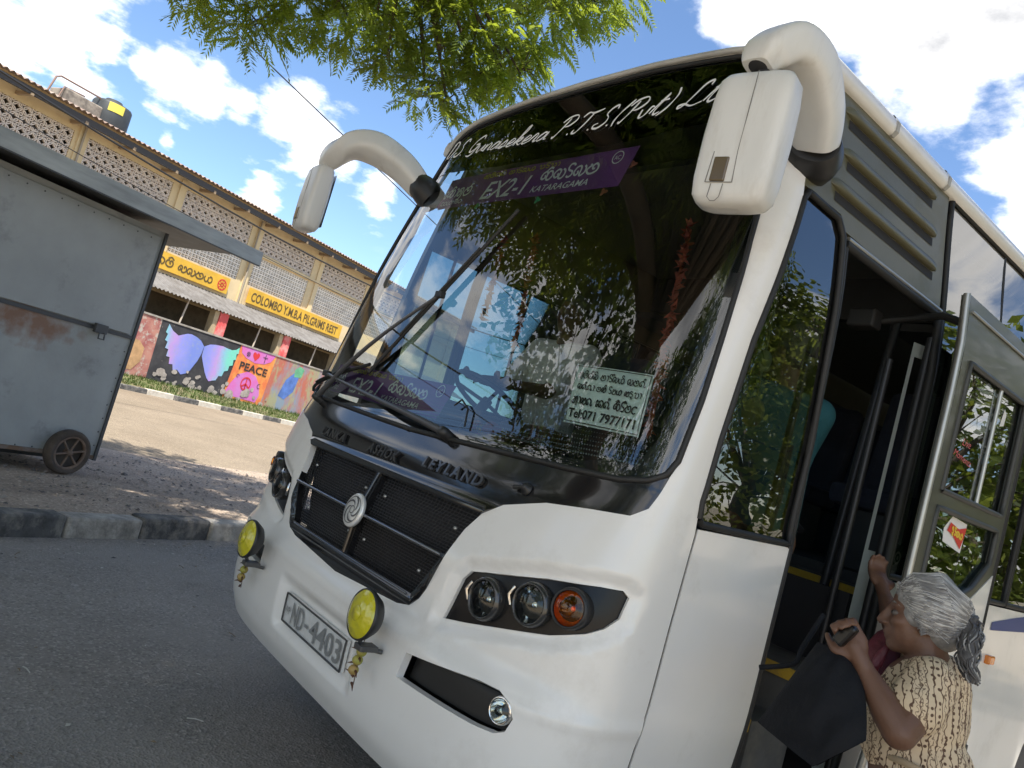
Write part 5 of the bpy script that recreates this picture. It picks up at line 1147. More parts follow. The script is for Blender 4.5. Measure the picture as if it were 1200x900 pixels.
# ------------------------------------------------------------------ things hanging in the cab
garl = mat('garland_red', (.32, .07, .04), .8, var=.5, vscale=30); garl2 = mat('garland_green', (.08, .22, .05), .8, var=.5, vscale=30)
def garland(p0, p1, sag, lab, m, n=26):
    mb = MB(); r_ = random.Random(int(abs(p0[0])*100)); p0 = Vector(p0); p1 = Vector(p1)
    for i in range(n):
        t = i/(n-1); c = p0.lerp(p1, t)-Vector((0, 0, sag*4*t*(1-t)))
        for k in range(5):
            d = Vector((r_.uniform(-1, 1), r_.uniform(-1, 1), r_.uniform(-1, 1))).normalized(); s = d.orthogonal().normalized()*.012
            mb.add([c-s, c+d*.035, c+s, c-d*.01], [(0, 1, 2, 3)], False)
    tag(mb.build('garland', m), lab, 'garland')
garland((.95, .80, 2.42), (1.02, .86, 1.72), 0, 'red flower garland hanging behind the quarter window', garl, 30)
garland((.80, .62, 2.5), (.88, .60, 1.7), 0, 'rusty red garland hanging inside the windscreen corner', garl, 30)
garland((1.10, .78, 2.52), (1.12, .80, 1.95), 0, 'green leaf garland hanging behind the quarter window', garl2, 24)
garland((-.3, .75, 2.55), (-.22, .75, 2.0), 0, 'dark red garland hanging before the driver', garl, 22)
garland((-.52, .72, 2.55), (-.50, .72, 2.1), 0, 'short dark red garland hanging beside the driver window', garl, 18)
m_ = MB(); m_.ell((1.08, .70, 1.78), (.035, .03, .04)); m_.ell((1.08, .70, 1.835), (.026, .024, .026)); m_.ell((1.10, .68, 1.855), (.009, .007, .012)); m_.ell((1.06, .70, 1.86), (.009, .007, .012)); tag(m_.build('plush_toy', mat('plush_white', (.6, .58, .55), .95, bump=.4)), 'small white plush toy behind the quarter window', 'toy')
m_ = MB(); m_.ell((1.06, .66, 1.72), (.04, .035, .028)); m_.ell((1.085, .665, 1.735), (.02, .02, .02)); tag(m_.build('plush_toy', mat('plush_red', (.5, .05, .04), .9)), 'small red toy behind the quarter window', 'toy')
m_ = MB(); m_.ell((1.12, .84, 1.86), (.04, .04, .055)); m_.tube([(1.12, .84, 1.9), (1.11, .82, 2.3), (1.11, .82, 2.5)], .004, 5); m_.ell((1.115, .83, 2.05), (.03, .03, .04)); tag(m_.build('hanging_charm', mat('charm_green', (.35, .45, .25), .7, var=.4)), 'green pompom charm on a string behind the quarter window', 'charm')
m_ = MB(); m_.tube([Vector((1.0, .74, 2.32))+Vector((.075*math.cos(t), .02*math.sin(t), .085*math.sin(t))) for t in np.linspace(0, 6.283, 24)], .006, 6, False); tag(m_.build('hanging_ring', mat('ring_blue', (.12, .3, .45), .6)), 'blue hoop hanging behind the quarter window', 'hoop')
m_ = MB()
for z in (1.60, 1.72): m_.tube([(1.0, .60, z), (1.12, .75, z), (1.10, .9, z)], .006, 6)
for k in range(5): m_.tube([(1.0+.03*k, .60+.0375*k, 1.42), (1.0+.03*k, .60+.0375*k, 1.72)], .005, 5)
tag(m_.build('dash_rack', mat('rack_chrome', (.5, .55, .5), .3, metal=.8)), 'small chrome rail on the dashboard corner', 'rail')
# fruit and flower tray on the dash
tr = thing('offering_tray', 'yellow tray of red flowers on the dashboard before the driver', 'tray', (-.1, .66, 1.62))
m_ = MB(); m_.lathe([(0, 0), (.12, 0), (.15, .05), (.14, .05), (.11, .012), (0, .012)], 24, Matrix.Translation((-.1, .66, 1.47))); m_.build('tray', mat('tray_yellow', (.55, .5, .2), .5), tr)
rr = random.Random(9)
for k in range(12):
    m_ = MB(); m_.ell((-.1+rr.uniform(-.09, .09), .66+rr.uniform(-.07, .07), 1.53+rr.uniform(0, .05)), (.032, .032, .022), None, 8, 6); m_.build('flower', mat('flower_red', (.42, .07, .03), .8, var=.4) if k % 3 else mat('flower_yellow', (.6, .4, .05), .8), tr)
# lime and chilli strings hung on the bumper
lime = mat('lime', (.30, .30, .05), .5, col2=(.36, .24, .08), vscale=20); chil = mat('dry_chilli', (.09, .035, .015), .6)
for lab, c in (('string of limes and dried chillies below the lamp beside the plate', Vector((.50, -.055, .665))), ('string of limes and dried chillies below the lamp beside the kerb', Vector((-.66, -.035, .63)))):
    t_ = thing('lime_string', lab, 'charm string', c)
    m_ = MB(); m_.tube([c+Vector((.0, -.01, .13)), c+Vector((0, -.02, .05)), c+Vector((0, -.01, -.07))], .0016, 4); m_.build('thread', chil, t_)
    for k, (dx, dz) in enumerate(((.006, .045), (-.004, .012), (-.012, -.024))):
        m_ = MB(); m_.ell(c+Vector((dx, -.018, dz)), (.0185, .0185, .0175), None, 12, 8); m_.build('lime', lime, t_)
    for k in range(7):
        b0 = c+Vector((.0, -.018, .062-.021*k)); a = rr.uniform(-.4, .4)+(math.pi if k % 2 else 0); d = Vector((math.cos(a), -.35, rr.uniform(-.3, .35)))*.04
        m_ = MB(); m_.tube([b0, b0+d*.5+Vector((0, 0, .005)), b0+d], [.005, .004, .001], 6); m_.build('chilli', chil, t_)
# blue bag hung by the door
bg_ = thing('hanging_bag', 'dark blue bag with a pink strap hung inside the doorway', 'bag', (1.1, 1.12, 1.2))
m_ = MB(); loft(m_, [((1.10, 1.14, z), (0, 1, 0), (1, 0, 0), w_, .05*k, .7) for z, w_, k in ((1.12, .05, .3), (1.15, .09, .8), (1.25, .11, 1), (1.36, .09, .9), (1.42, .05, .5), (1.44, .03, .3))], 16); m_.build('pouch', mat('bag_navy', (.015, .02, .05), .8, bump=.5, bscale=25), bg_)
m_ = MB(); m_.tube([(1.10, 1.14, 1.42), (1.12, 1.13, 1.62), (1.13, 1.10, 1.8)], .006, 6); m_.tube([(1.1, 1.16, 1.42), (1.1, 1.18, 1.6), (1.13, 1.12, 1.8)], .006, 6); m_.build('strap', mat('bag_navy', (0, 0, 0)), bg_)
m_ = MB(); m_.tube([(1.165, 1.13, 1.36), (1.17, 1.14, 1.30), (1.165, 1.10, 1.24), (1.168, 1.16, 1.18), (1.165, 1.12, 1.12)], .007, 6); m_.build('pink_strap', mat('strap_pink', (.45, .06, .12), .7), bg_)
# ================================================================== trees
bark = mat('bark', (.10, .08, .06), .95, var=.35, vscale=6, bump=.8, bscale=14, stretch=(1, 1, .3))
neem = leafmat('neem_leaf', (.09, .14, .02), (.44, .53, .05), .3); broad = leafmat('broad_leaf', (.10, .145, .028), (.28, .33, .05), .35); dkleaf = leafmat('dark_leaf', (.045, .075, .02), (.10, .14, .025), .35)
def frond(mb, p, d, size, rr, pairs=9):
    """pinnate leaf: curved drooping leaflets in pairs along a stalk"""
    d = d.normalized(); up = Vector((0, 0, 1)); sd = d.cross(up); sd = sd.normalized() if sd.length > .05 else Vector((1, 0, 0)); nn = sd.cross(d)
    roll = rr.uniform(-.9, .9); sd, nn = sd*math.cos(roll)+nn*math.sin(roll), nn*math.cos(roll)-sd*math.sin(roll)
    vs = []; fs = []
    for i in range(pairs):
        t = (i+.6)/pairs; c = p+d*(size*t)-up*(size*.35*t*t); L_ = size*(.34-.12*abs(t-.45)*2)
        for s in (-1, 1):
            a = d*rr.uniform(.35, .6)+sd*s; a = a.normalized()-up*.25+nn*rr.uniform(-.25, .25); w_ = (d-a*.3)*(L_*.25); o = len(vs)
            m_ = c+a*(L_*.5)+d*(L_*.06); e = c+a*L_+d*(L_*.22)-up*(L_*.08)
            vs += [c, m_+w_, e, m_-w_*.8]; fs.append((o, o+1, o+2, o+3))
    mb.add(vs, fs, False)
def leafy(mb, p, size, rr):
    d = Vector((rr.uniform(-1, 1), rr.uniform(-1, 1), rr.uniform(-.7, .5))).normalized(); s = d.orthogonal().normalized(); s = Quaternion(d, rr.uniform(0, 6.3)) @ s
    mb.add([p, p+d*size*.5+s*size*.27, p+d*size, p+d*size*.5-s*size*.27], [(0, 1, 2, 3)], False)
def rpt(rr):
    while True:
        v = Vector((rr.uniform(-1, 1), rr.uniform(-1, 1), rr.uniform(-1, 1)))
        if v.length < 1: return v
def tree(name, lab, base, th, tr_, clumps, lm, seed, kind, per, size, fork=None):
    rr = random.Random(seed); t_ = thing(name, lab, 'tree', base, group=None); base = Vector(base); top = base+Vector((0, 0, th)) if fork is None else Vector(fork)
    m_ = MB(); pts = [base-Vector((0, 0, .3)), base+Vector((.02, .03, .3)), base.lerp(top, .4)+Vector((rr.uniform(-.15, .15), rr.uniform(-.15, .15), 0)), base.lerp(top, .75)+Vector((rr.uniform(-.15, .15), rr.uniform(-.15, .15), 0)), top]
    pts = crom(pts, 4); m_.tube(pts, [tr_*(1.35-.75*i/(len(pts)-1)) for i in range(len(pts))], 12); tk_ = m_.build('trunk', bark, t_)
    lim = MB()
    for i, (c, r) in enumerate(clumps):
        c = Vector(c); mid = top.lerp(c, .5)+Vector((rr.uniform(-.3, .3), rr.uniform(-.3, .3), rr.uniform(.1, .5))); P = crom([top-Vector((0, 0, .3)), mid, c], 5)
        r0 = tr_*(.28 if i % 5 == 0 else .1); lim.tube(P, [r0*(1-.85*k/(len(P)-1)) for k in range(len(P))], 6)
        for k in range(4): e = c+rpt(rr)*r*.8; lim.tube([c-(c-mid)*.15, c.lerp(e, .5)+Vector((0, 0, .05)), e], [.02, .012, .005], 5)
    lim.build('limbs', bark, t_)
    cr = MB()
    for c, r in clumps:
        c = Vector(c)
        for k in range(int(per*r*r)):
            v = rpt(rr); v = v.normalized()*(v.length**.6); p = c+Vector((v.x*r, v.y*r, v.z*r*.8))
            if kind == 'frond': frond(cr, p, Vector((v.x+rr.uniform(-.6, .6), v.y+rr.uniform(-.6, .6), rr.uniform(-.5, .25))), size*rr.uniform(.75, 1.2), rr)
            else: leafy(cr, p, size*rr.uniform(.7, 1.3), rr)
    cr.build('crown', lm, t_); return t_
# the shade tree reaching over the bus from beside it
vis = [((215, -15), 7.6, .34), ((262, 10), 7.5, .36), ((300, 48), 7.4, .27), ((335, 8), 7.4, .42), ((395, 22), 7.2, .46), ((440, 45), 7.1, .42), ((455, 88), 7.0, .22), ((500, 25), 7.2, .48), ((520, 75), 7.0, .36), ((500, 128), 6.9, .24), ((525, 140), 6.9, .2), ((560, 55), 7.1, .46),
       ((590, 95), 7.0, .32), ((612, 105), 7.0, .26), ((560, 112), 7.0, .24), ((620, 40), 7.2, .42), ((665, 15), 7.3, .38), ((700, 20), 7.4, .27), ((732, 8), 7.5, .24), ((450, -30), 7.3, .6), ((560, -30), 7.3, .6), ((340, -40), 7.5, .5), ((660, -40), 7.4, .5)]
cl = [(CAMP+pray(p[0], p[1]-24)*d, r*.9) for p, d, r in vis]
NV = len(cl)
rr = random.Random(21); tries = 0
while len(cl) < NV+120 and tries < 4000:
    tries += 1; v = rpt(rr); c = Vector((.6+v.x*6.4, -1.0+v.y*4.0, 7.6+v.z*1.5)); r = rr.uniform(.7, 1.05)
    if inframe(c, 200): continue
    if any(((c-v_)-SUNV*(c-v_).dot(SUNV)).length < r+.45 and (c-v_).dot(SUNV) > 0 for v_, r_ in cl[:NV]): continue
    cl.append((c, r))
for a in (2.6, 3.6, 4.6, 5.3):  # out-of-view clumps added on the sun line to shade the kiosk
    for z in (.6, 1.9):
        p_ = BL(a, 6.95, z); cl.append((p_+SUNV*((7.4+.25*(a % 1)-z)/SUNV.z), .95))
rr = random.Random(77)
for k in range(20):  # more clumps added out of view to darken the upper windscreen reflection
    c = Vector((rr.uniform(-6.2, -3.4), rr.uniform(-3.4, -1.2), rr.uniform(6.3, 7.8)))
    if not inframe(c, 110): cl.append((c, .8))
def shade_tree():
    rr = random.Random(33); base = Vector((-2.3, -4.9, 0)); fork = Vector((-1.7, -4.2, 4.6))
    t_ = thing('neem_tree', 'tall feathery leaved tree spreading light green branches above the bus', 'tree', base)
    m_ = MB(); pts = crom([base-Vector((0, 0, .3)), base+Vector((.02, .03, .4)), base.lerp(fork, .4)+Vector((.1, -.15, 0)), base.lerp(fork, .75)+Vector((-.1, .1, 0)), fork], 4); m_.tube(pts, [.42-.012*i for i in range(len(pts))], 14); m_.build('trunk', bark, t_)
    lim = MB(); hub = CAMP+pray(470, -90)*7.3; main = crom([fork, fork.lerp(hub, .5)+Vector((-.3, 0, .6)), hub], 6); lim.tube(main, [.2-.011*k for k in range(len(main))], 8)
    for i, (c, r) in enumerate(cl):
        if i < NV:
            P = crom([hub, hub.lerp(c, .5)+Vector((0, 0, .12)), c-Vector((0, 0, r*.2))], 5); lim.tube(P, [.035*(1-.8*k/(len(P)-1)) for k in range(len(P))], 6)
        elif i % 3 == 0:
            P = crom([fork, fork.lerp(c, .5)+Vector((0, 0, .5)), c], 5); lim.tube(P, [.15*(1-.9*k/(len(P)-1)) for k in range(len(P))], 6)
        for k in range(5):
            e = c+rpt(rr)*r*.85; lim.tube([c, c.lerp(e, .5)+Vector((0, 0, .03)), e], [.009, .006, .003], 4)
    lim.build('limbs', bark, t_)
    cr = MB()
    for i, (c, r) in enumerate(cl):
        nearc = i < NV
        for k in range(int(700*r*r*(1.3 if r < .3 else 1)) if nearc else int(170*r*r)):
            v = rpt(rr); v = v.normalized()*(v.length**.7); p = c+v*r
            frond(cr, p, Vector((v.x+rr.uniform(-.6, .6), v.y+rr.uniform(-.6, .6), rr.uniform(-.7, .1))), (.19 if nearc else .46)*rr.uniform(.75, 1.2), rr, 9 if nearc else 6)
    cr.build('crown', neem, t_)
shade_tree()
def crownset(c, rad, n, r0, r1, seed):
    rr = random.Random(seed); out = []
    while len(out) < n:
        v = rpt(rr); v = v.normalized()*v.length**.5; p = Vector(c)+Vector((v.x*rad[0], v.y*rad[1], v.z*rad[2]))
        if not inframe(p, 120): out.append((p, rr.uniform(r0, r1)))
    return out
tree('dark_tree', 'dense dark tree standing across from the windscreen', (-6.2, -7.4, 0), 3.0, .35, crownset((-5.8, -7.0, 6.2), (3.0, 2.8, 3.4), 44, .7, 1.1, 2), dkleaf, 41, 'leaf', 330, .2)
tree('dark_tree', 'broad dark tree straight ahead of the bus', (1.5, -9.8, 0), 2.6, .4, crownset((.8, -9.6, 5.6), (3.4, 2.4, 3.0), 38, .8, 1.2, 5), dkleaf, 42, 'leaf', 280, .22)
for k, (x, y, lab) in enumerate(((5.2, 10.5, 'sunlit leafy tree beside the bus, mirrored in the rear side glass'), (8.6, 7.6, 'bushy sunlit tree mirrored in the quarter window'), (9.5, 13.0, 'tall sunlit tree behind the leafy ones, beside the bus'), (7.8, 3.2, 'spreading tree at the roadside opposite the bus door'), (3.6, 17.5, 'far leafy tree down the road past the bus tail'))):
    tree('roadside_tree', lab, (x, y, 0), 2.2, .25, crownset((x, y, 3.7+.5*(k % 2)), (2.5, 2.5, 2.8), 48, .6, .95, 60+k), broad, 70+k, 'leaf', 330, .19)
# ================================================================== people
def PT(px, py, dist): return CAMP+pray(px, py)*dist
def remesh(name, mb, vox, m, parent, it=4):
    o = mb.build(name, m, parent); r = o.modifiers.new('skin', 'REMESH'); r.mode = 'VOXEL'; r.voxel_size = vox; r.use_smooth_shade = True
    s = o.modifiers.new('soft', 'SMOOTH'); s.factor = .5; s.iterations = it; return o
def skinmat(name, col): return mat(name, col, .5, var=.12, vscale=14, bump=.12, bscale=120)
def chain(mb, pts, rad):
    for a, b, ra, rb in zip(pts, pts[1:], rad, rad[1:]): mb.cap(a, b, ra, rb)
def head_geo(mb, c, f, up, s=1.0):
    """skull, jaw, brow, nose, lips, ears; f looks ahead"""
    f = f.normalized(); l = up.cross(f).normalized(); up = f.cross(l).normalized()
    rot = Matrix((( f.x, l.x, up.x), (f.y, l.y, up.y), (f.z, l.z, up.z)))
    P = lambda a, b, d: Vector(c)+(f*a+l*b+up*d)*s
    mb.ell(P(-.012, 0, .03), (.097*s, .075*s, .095*s), rot); mb.ell(P(.03, 0, -.035), (.062*s, .058*s, .075*s), rot); mb.ell(P(.06, 0, -.085), (.03*s, .03*s, .024*s), rot)
    mb.ell(P(.066, 0, .03), (.022*s, .05*s, .018*s), rot)
    mb.cap(P(.088, 0, .018), P(.108, 0, -.022), .010*s, .014*s); mb.ell(P(.098, .014*s, -.026), (.011*s, .010*s, .009*s), rot); mb.ell(P(.098, -.014, -.026), (.011*s, .010*s, .009*s), rot)
    mb.ell(P(.088, 0, -.05), (.014*s, .024*s, .008*s), rot); mb.ell(P(.085, 0, -.064), (.013*s, .022*s, .008*s), rot)
    for sgn in (-1, 1):
        mb.ell(P(.055, sgn*.036, -.015), (.03*s, .024*s, .022*s), rot); mb.ell(P(-.012, sgn*.073, -.008), (.02*s, .009*s, .032*s), rot)
    return P, rot
def fingers(mb, palm, d, n_, spread, curl, s=1.0, thumb=1):
    """four fingers of unequal length bent about the palm, and a thumb off its side; d along the hand, n_ out of the back of it"""
    d = d.normalized(); n_ = (n_-d*n_.dot(d)).normalized(); sd = d.cross(n_)
    tips = []
    for i, (off, L_) in enumerate(((-.030, .064), (-.010, .074), (.010, .070), (.029, .056))):
        a = palm+d*.045*s+sd*off*s; dirv = d.copy(); pts = [a-d*.02*s, a]; L_ *= s
        for k, fr in enumerate((.45, .32, .25)):
            dirv = Quaternion(sd, curl*(1 if k else .75)) @ dirv; pts.append(pts[-1]+dirv*(L_*fr))
        chain(mb, pts, [.0105*s, .0102*s, .0095*s, .0085*s, .0072*s]); tips.append(pts[-1])
    a = palm-d*.02*s-sd*.03*s*thumb; dirv = (d*.75-sd*.75*thumb).normalized(); pts = [a, a+dirv*.035*s]; dirv = (d*.95-sd*.1*thumb-n_*.5).normalized(); pts.append(pts[-1]+dirv*.03*s); pts.append(pts[-1]+(d-n_*.6).normalized()*.024*s)
    chain(mb, pts, [.015*s, .0125*s, .0105*s, .009*s])
    rot = Matrix((( d.x, sd.x, n_.x), (d.y, sd.y, n_.y), (d.z, sd.z, n_.z))); mb.ell(palm+d*.01*s, (.05*s, .043*s, .017*s), rot)

# ------------------------------------------------------------------ woman boarding
UP = Vector((0, 0, 1))
wm = thing('person', 'grey haired woman in beige patterned dress reaching into the doorway', 'person', (1.9, .97, 0))
HC = PT(1080, 727, 2.60); FD = Vector((-.90, -.42, -.10)).normalized()
LS, LE, LW, LH = PT(1092, 800, 2.50), PT(1054, 858, 2.40), PT(1016, 790, 2.42), PT(1001, 757, 2.42)
RS, RE, RW, RH = PT(1078, 775, 2.80), PT(1052, 745, 3.02), PT(1038, 703, 3.20), PT(1031, 681, 3.26)
NK = PT(1098, 775, 2.62); CH = (LS+RS)/2-Vector((0, 0, .10))
PV = Vector((CH.x+.06, CH.y+.0, .80))
body = MB(); P, hrot = head_geo(body, HC, FD, UP, .95)
chain(body, [NK-Vector((0, 0, .05)), HC-Vector((0, 0, .06))-FD*.02], [.06, .052])
body.cap(LS, RS, .055, .055); body.ell(CH, (.11, .13, .15)); body.cap(CH-Vector((0, 0, .1)), PV, .11, .12)
chain(body, [LS, LS.lerp(LE, .5), LE, LE.lerp(LW, .35), LW], [.062, .055, .045, .044, .028]); chain(body, [RS, RS.lerp(RE, .5), RE, RE.lerp(RW, .35), RW], [.058, .05, .04, .04, .027])
dl_ = (LH-LW).normalized(); fingers(body, LH, dl_, Vector((.3, -.9, .2)), 0, .95, .95, 1); body.cap(LW, LH, .026, .024)
dr_ = (RH-RW).normalized(); fingers(body, RH, dr_, Vector((.5, -.3, .6)), 0, .55, .95, -1); body.cap(RW, RH, .025, .022)
for s in (-1, 1):
    hip = PV+Vector((0, .09*s, -.05)); kn = Vector((hip.x-.03, hip.y, .42)); an = Vector((hip.x+.02, hip.y, .08)); chain(body, [hip, kn, an], [.1, .065, .045]); chain(body, [an-Vector((0, 0, .035)), an+Vector((-.17, 0, -.045))], [.035, .03])
remesh('body', body, .0058, skinmat('skin_dark', (.125, .062, .038)), wm, 3)
# eyes and brow
for s in (-1, 1):
    m_ = MB(); m_.ell(P(.071, s*.031, .008), (.011, .013, .009), hrot, 10, 8); eo = m_.build('eye', mat('eye_white', (.10, .085, .075), .5), wm)
    m_ = MB(); m_.ell(P(.0795, s*.031, .008), (.005, .006, .006), hrot, 8, 6); m_.build('iris', mat('eye_dark', (.01, .008, .006), .15), eo)
    m_ = MB(); m_.tube([P(.083, s*.012, .034), P(.079, s*.03, .040), P(.064, s*.05, .032)], [.002, .003, .001], 5); m_.build('eyebrow', mat('brow_grey', (.2, .19, .18), .9), wm)
m_ = MB(); m_.ell(P(-.012, -.083, -.038), (.005, .004, .006), hrot, 8, 6); m_.build('earring', mat('gold', (.7, .5, .15), .25, metal=1), wm)
# hair: cap, combed strands, ponytail
hairm = mat('hair_grey', (.33, .325, .32), .5, col2=(.20, .195, .19), vscale=26, stretch=(1, 1, 1), detail=3); hairw = mat('hair_white', (.52, .51, .49), .5, var=.2, vscale=30); haird = mat('hair_dark', (.085, .08, .08), .55, var=.4, vscale=30)
cap_ = MB(); cap_.ell(P(-.018, 0, .046), (.094, .079, .086), hrot); cap_.ell(P(.008, -.044, .02), (.045, .03, .045), hrot); cap_.ell(P(.008, .044, .02), (.045, .03, .045), hrot); cap_.ell(P(-.06, 0, .0), (.062, .075, .075), hrot)
ho = remesh('hair', cap_, .007, mat('hair_under', (.24, .235, .23), .6, var=.4, vscale=40), wm, 3)
TIE = P(-.128, .01, .018); rr = random.Random(8)
st_ = [MB(), MB(), MB()]; st2 = MB()
for k in range(1900):
    # start on the hairline, run over the skull to the tie
    u = rr.uniform(-1, 1); a = P(.074-.075*abs(u)**1.5, .085*u, .088-.115*abs(u)**1.6+rr.uniform(-.012, .012)); pts = []
    for i in range(11):
        t = i/10; q = a.lerp(TIE, t); cc = P(-.026, 0, .035); v = q-cc; lx = v.dot(FD); 
        r0 = .100+rr.uniform(0, .008)*math.sin(t*3.14)+.003; e = v.normalized(); rad_ = r0*(1-.10*abs(e.dot(UP.cross(FD))))
        blend = math.sin(min(1, t*1.15)*math.pi)**.5 if t < .87 else 0
        q2 = cc+e*max(rad_, 0); q = q.lerp(q2, max(blend, 0 if t > .9 else .6) if 0 < i < 10 else .0) if i else cc+e*max(v.length, .085); pts.append(q)
    ph_ = rr.uniform(0, 6.3); am_ = rr.uniform(.0, .0035); pts = [q+Vector((am_*math.sin(i*1.3+ph_), am_*math.cos(i*1.1+ph_), am_*math.sin(i*1.7+ph_))) for i, q in enumerate(pts)]
    st_[0 if rr.random() < .55 else (1 if abs(u) < .75 and rr.random() < .7 else 2)].tube(pts, [.0018]+[.0017]*9+[.001], 4, False)
for b_, m2 in zip(st_, (hairm, hairw, mat('hair_mid', (.17, .165, .165), .5, var=.3, vscale=30))): o_ = b_.build('strands', m2, ho); o_['kind'] = 'stuff'
for k in range(60):
    u = rr.uniform(-1, 1); a = P(.06-.08*abs(u), .088*u, .09-.09*abs(u)); d_ = (a-P(-.03, 0, .03)).normalized(); e = a+d_*rr.uniform(.004, .014)-FD*rr.uniform(.02, .07)+Vector((0, 0, rr.uniform(-.04, .01)))
    st2.tube(crom([a, a.lerp(e, .5)+d_*.008, e], 4), .0007, 3, False)
o_ = st2.build('loose_strands', hairw, ho); o_['kind'] = 'stuff'
pt = MB(); tail = [TIE, PT(1131, 728, 2.60), PT(1137, 748, 2.56), PT(1133, 772, 2.52), PT(1140, 800, 2.50)]
for k in range(130):
    o = rpt(rr)*.028; ph = rr.uniform(0, 6.3); C_ = crom(tail, 6); n = len(C_)
    pts = [c+o*(.5+.9*math.sin(math.pi*min(1, .15+i/n*.75)))*(1-.45*i/n)+Vector((.006*math.sin(i*.9+ph), .006*math.cos(i*.8+ph), 0)) for i, c in enumerate(C_)]; pt.cur = rr.choice((0, 1, 1)); pt.tube(pts[:int(n*rr.uniform(.8, 1))], .0026, 4, False)
o_ = pt.build('ponytail', [hairm, haird], ho); o_['kind'] = 'stuff'
core = MB(); chain(core, tail, [.022, .03, .028, .024, .006]); remesh('ponytail_core', core, .006, haird, ho, 2)
m_ = MB(); f_ = frame(TIE, (tail[1]-TIE)); m_.tube([f_ @ Vector((.024*math.cos(t), .024*math.sin(t), 0)) for t in np.linspace(0, 6.283, 16)], .008, 6, False); m_.build('hair_tie', haird, ho)
# dress
def dress_mat():
    m = bpy.data.materials.new('dress_print'); m.use_nodes = True; t = m.node_tree; p = t.nodes['Principled BSDF']; p.inputs['Roughness'].default_value = .85
    co = t.nodes.new('ShaderNodeTexCoord'); mp = t.nodes.new('ShaderNodeMapping'); mp.inputs['Rotation'].default_value = (0, R(8), R(-32)); t.links.new(co.outputs['Object'], mp.inputs[0])
    def wave(sc, dist, ds, dirn='X'):
        w_ = t.nodes.new('ShaderNodeTexWave'); w_.bands_direction = dirn; w_.inputs['Scale'].default_value = sc; w_.inputs['Distortion'].default_value = dist; w_.inputs['Detail'].default_value = 1; w_.inputs['Detail Scale'].default_value = ds; t.links.new(mp.outputs[0], w_.inputs[0]); return w_.outputs['Fac']
    def thr(s, lo, hi):
        r = t.nodes.new('ShaderNodeMapRange'); t.links.new(s, r.inputs[0]); r.inputs[1].default_value = lo; r.inputs[2].default_value = hi; return r.outputs[0]
    def mth(op, a, b):
        n = t.nodes.new('ShaderNodeMath'); n.operation = op
        for i, v in ((0, a), (1, b)):
            if isinstance(v, (int, float)): n.inputs[i].default_value = v
            else: t.links.new(v, n.inputs[i])
        return n.outputs[0]
    lines = thr(wave(17, 4.0, 2.2), .90, .97)
    zone = thr(wave(4.3, 1.2, .5), .4, .5)
    vo = t.nodes.new('ShaderNodeTexVoronoi'); vo.inputs['Scale'].default_value = 62; vo.inputs['Randomness'].default_value = .25; t.links.new(mp.outputs[0], vo.inputs['Vector'])
    dots = thr(vo.outputs['Distance'], .34, .26)
    zz_ = thr(wave(26, 7, 3.5), .80, .92)
    a = mth('MULTIPLY', dots, zone); b = mth('MULTIPLY', zz_, mth('SUBTRACT', 1, zone)); mk = mth('MAXIMUM', lines, mth('MAXIMUM', a, mth('MULTIPLY', b, .8)))
    x = t.nodes.new('ShaderNodeMix'); x.data_type = 'RGBA'; t.links.new(mk, x.inputs[0]); x.inputs[6].default_value = (.60, .48, .33, 1); x.inputs[7].default_value = (.10, .055, .035, 1); t.links.new(x.outputs[2], p.inputs['Base Color'])
    n = t.nodes.new('ShaderNodeTexNoise'); n.inputs['Scale'].default_value = 9; n.inputs['Detail'].default_value = 4; t.links.new(mp.outputs[0], n.inputs['Vector']); b = t.nodes.new('ShaderNodeBump'); b.inputs['Strength'].default_value = .6; b.inputs['Distance'].default_value = .03; t.links.new(n.outputs['Fac'], b.inputs['Height']); t.links.new(b.outputs[0], p.inputs['Normal']); return m
dr = MB(); BK = PT(1106, 800, 2.64)
dr.cap(LS+Vector((0, 0, -.005)), RS+Vector((0, 0, -.005)), .064, .064); dr.ell(CH+Vector((.01, 0, -.02)), (.125, .15, .17)); dr.ell(BK-Vector((0, 0, .05)), (.075, .10, .13)); dr.cap(CH-Vector((0, 0, .1)), PV+Vector((0, 0, .16)), .135, .118)
dr.cap(PV+Vector((.0, 0, .16)), PV-Vector((0, 0, .1)), .120, .19); dr.cap(PV-Vector((0, 0, .1)), PV-Vector((0, 0, .42)), .20, .235)
chain(dr, [LS, LS.lerp(LE, .5)], [.070, .074]); chain(dr, [RS, RS.lerp(RE, .48)], [.075, .07]); dr.cap(NK-Vector((0, 0, .07)), CH, .075, .12)
for k in range(9):
    t = k/9*6.283; c = PV-Vector((0, 0, .42)); dr.cap(PV+Vector((.15*math.cos(t), .15*math.sin(t), .0)), c+Vector((.2*math.cos(t), .2*math.sin(t), -.1)), .02, .05)
remesh('dress', dr, .0075, dress_mat(), wm, 4)
m_ = MB(); m_.tube([PV+Vector((.125*math.cos(t), .128*math.sin(t), .17+.008*math.sin(3*t))) for t in np.linspace(0, 6.283, 24)], .010, 6, False); m_.build('waist_tie', mat('tie_beige', (.4, .31, .2), .9), wm)
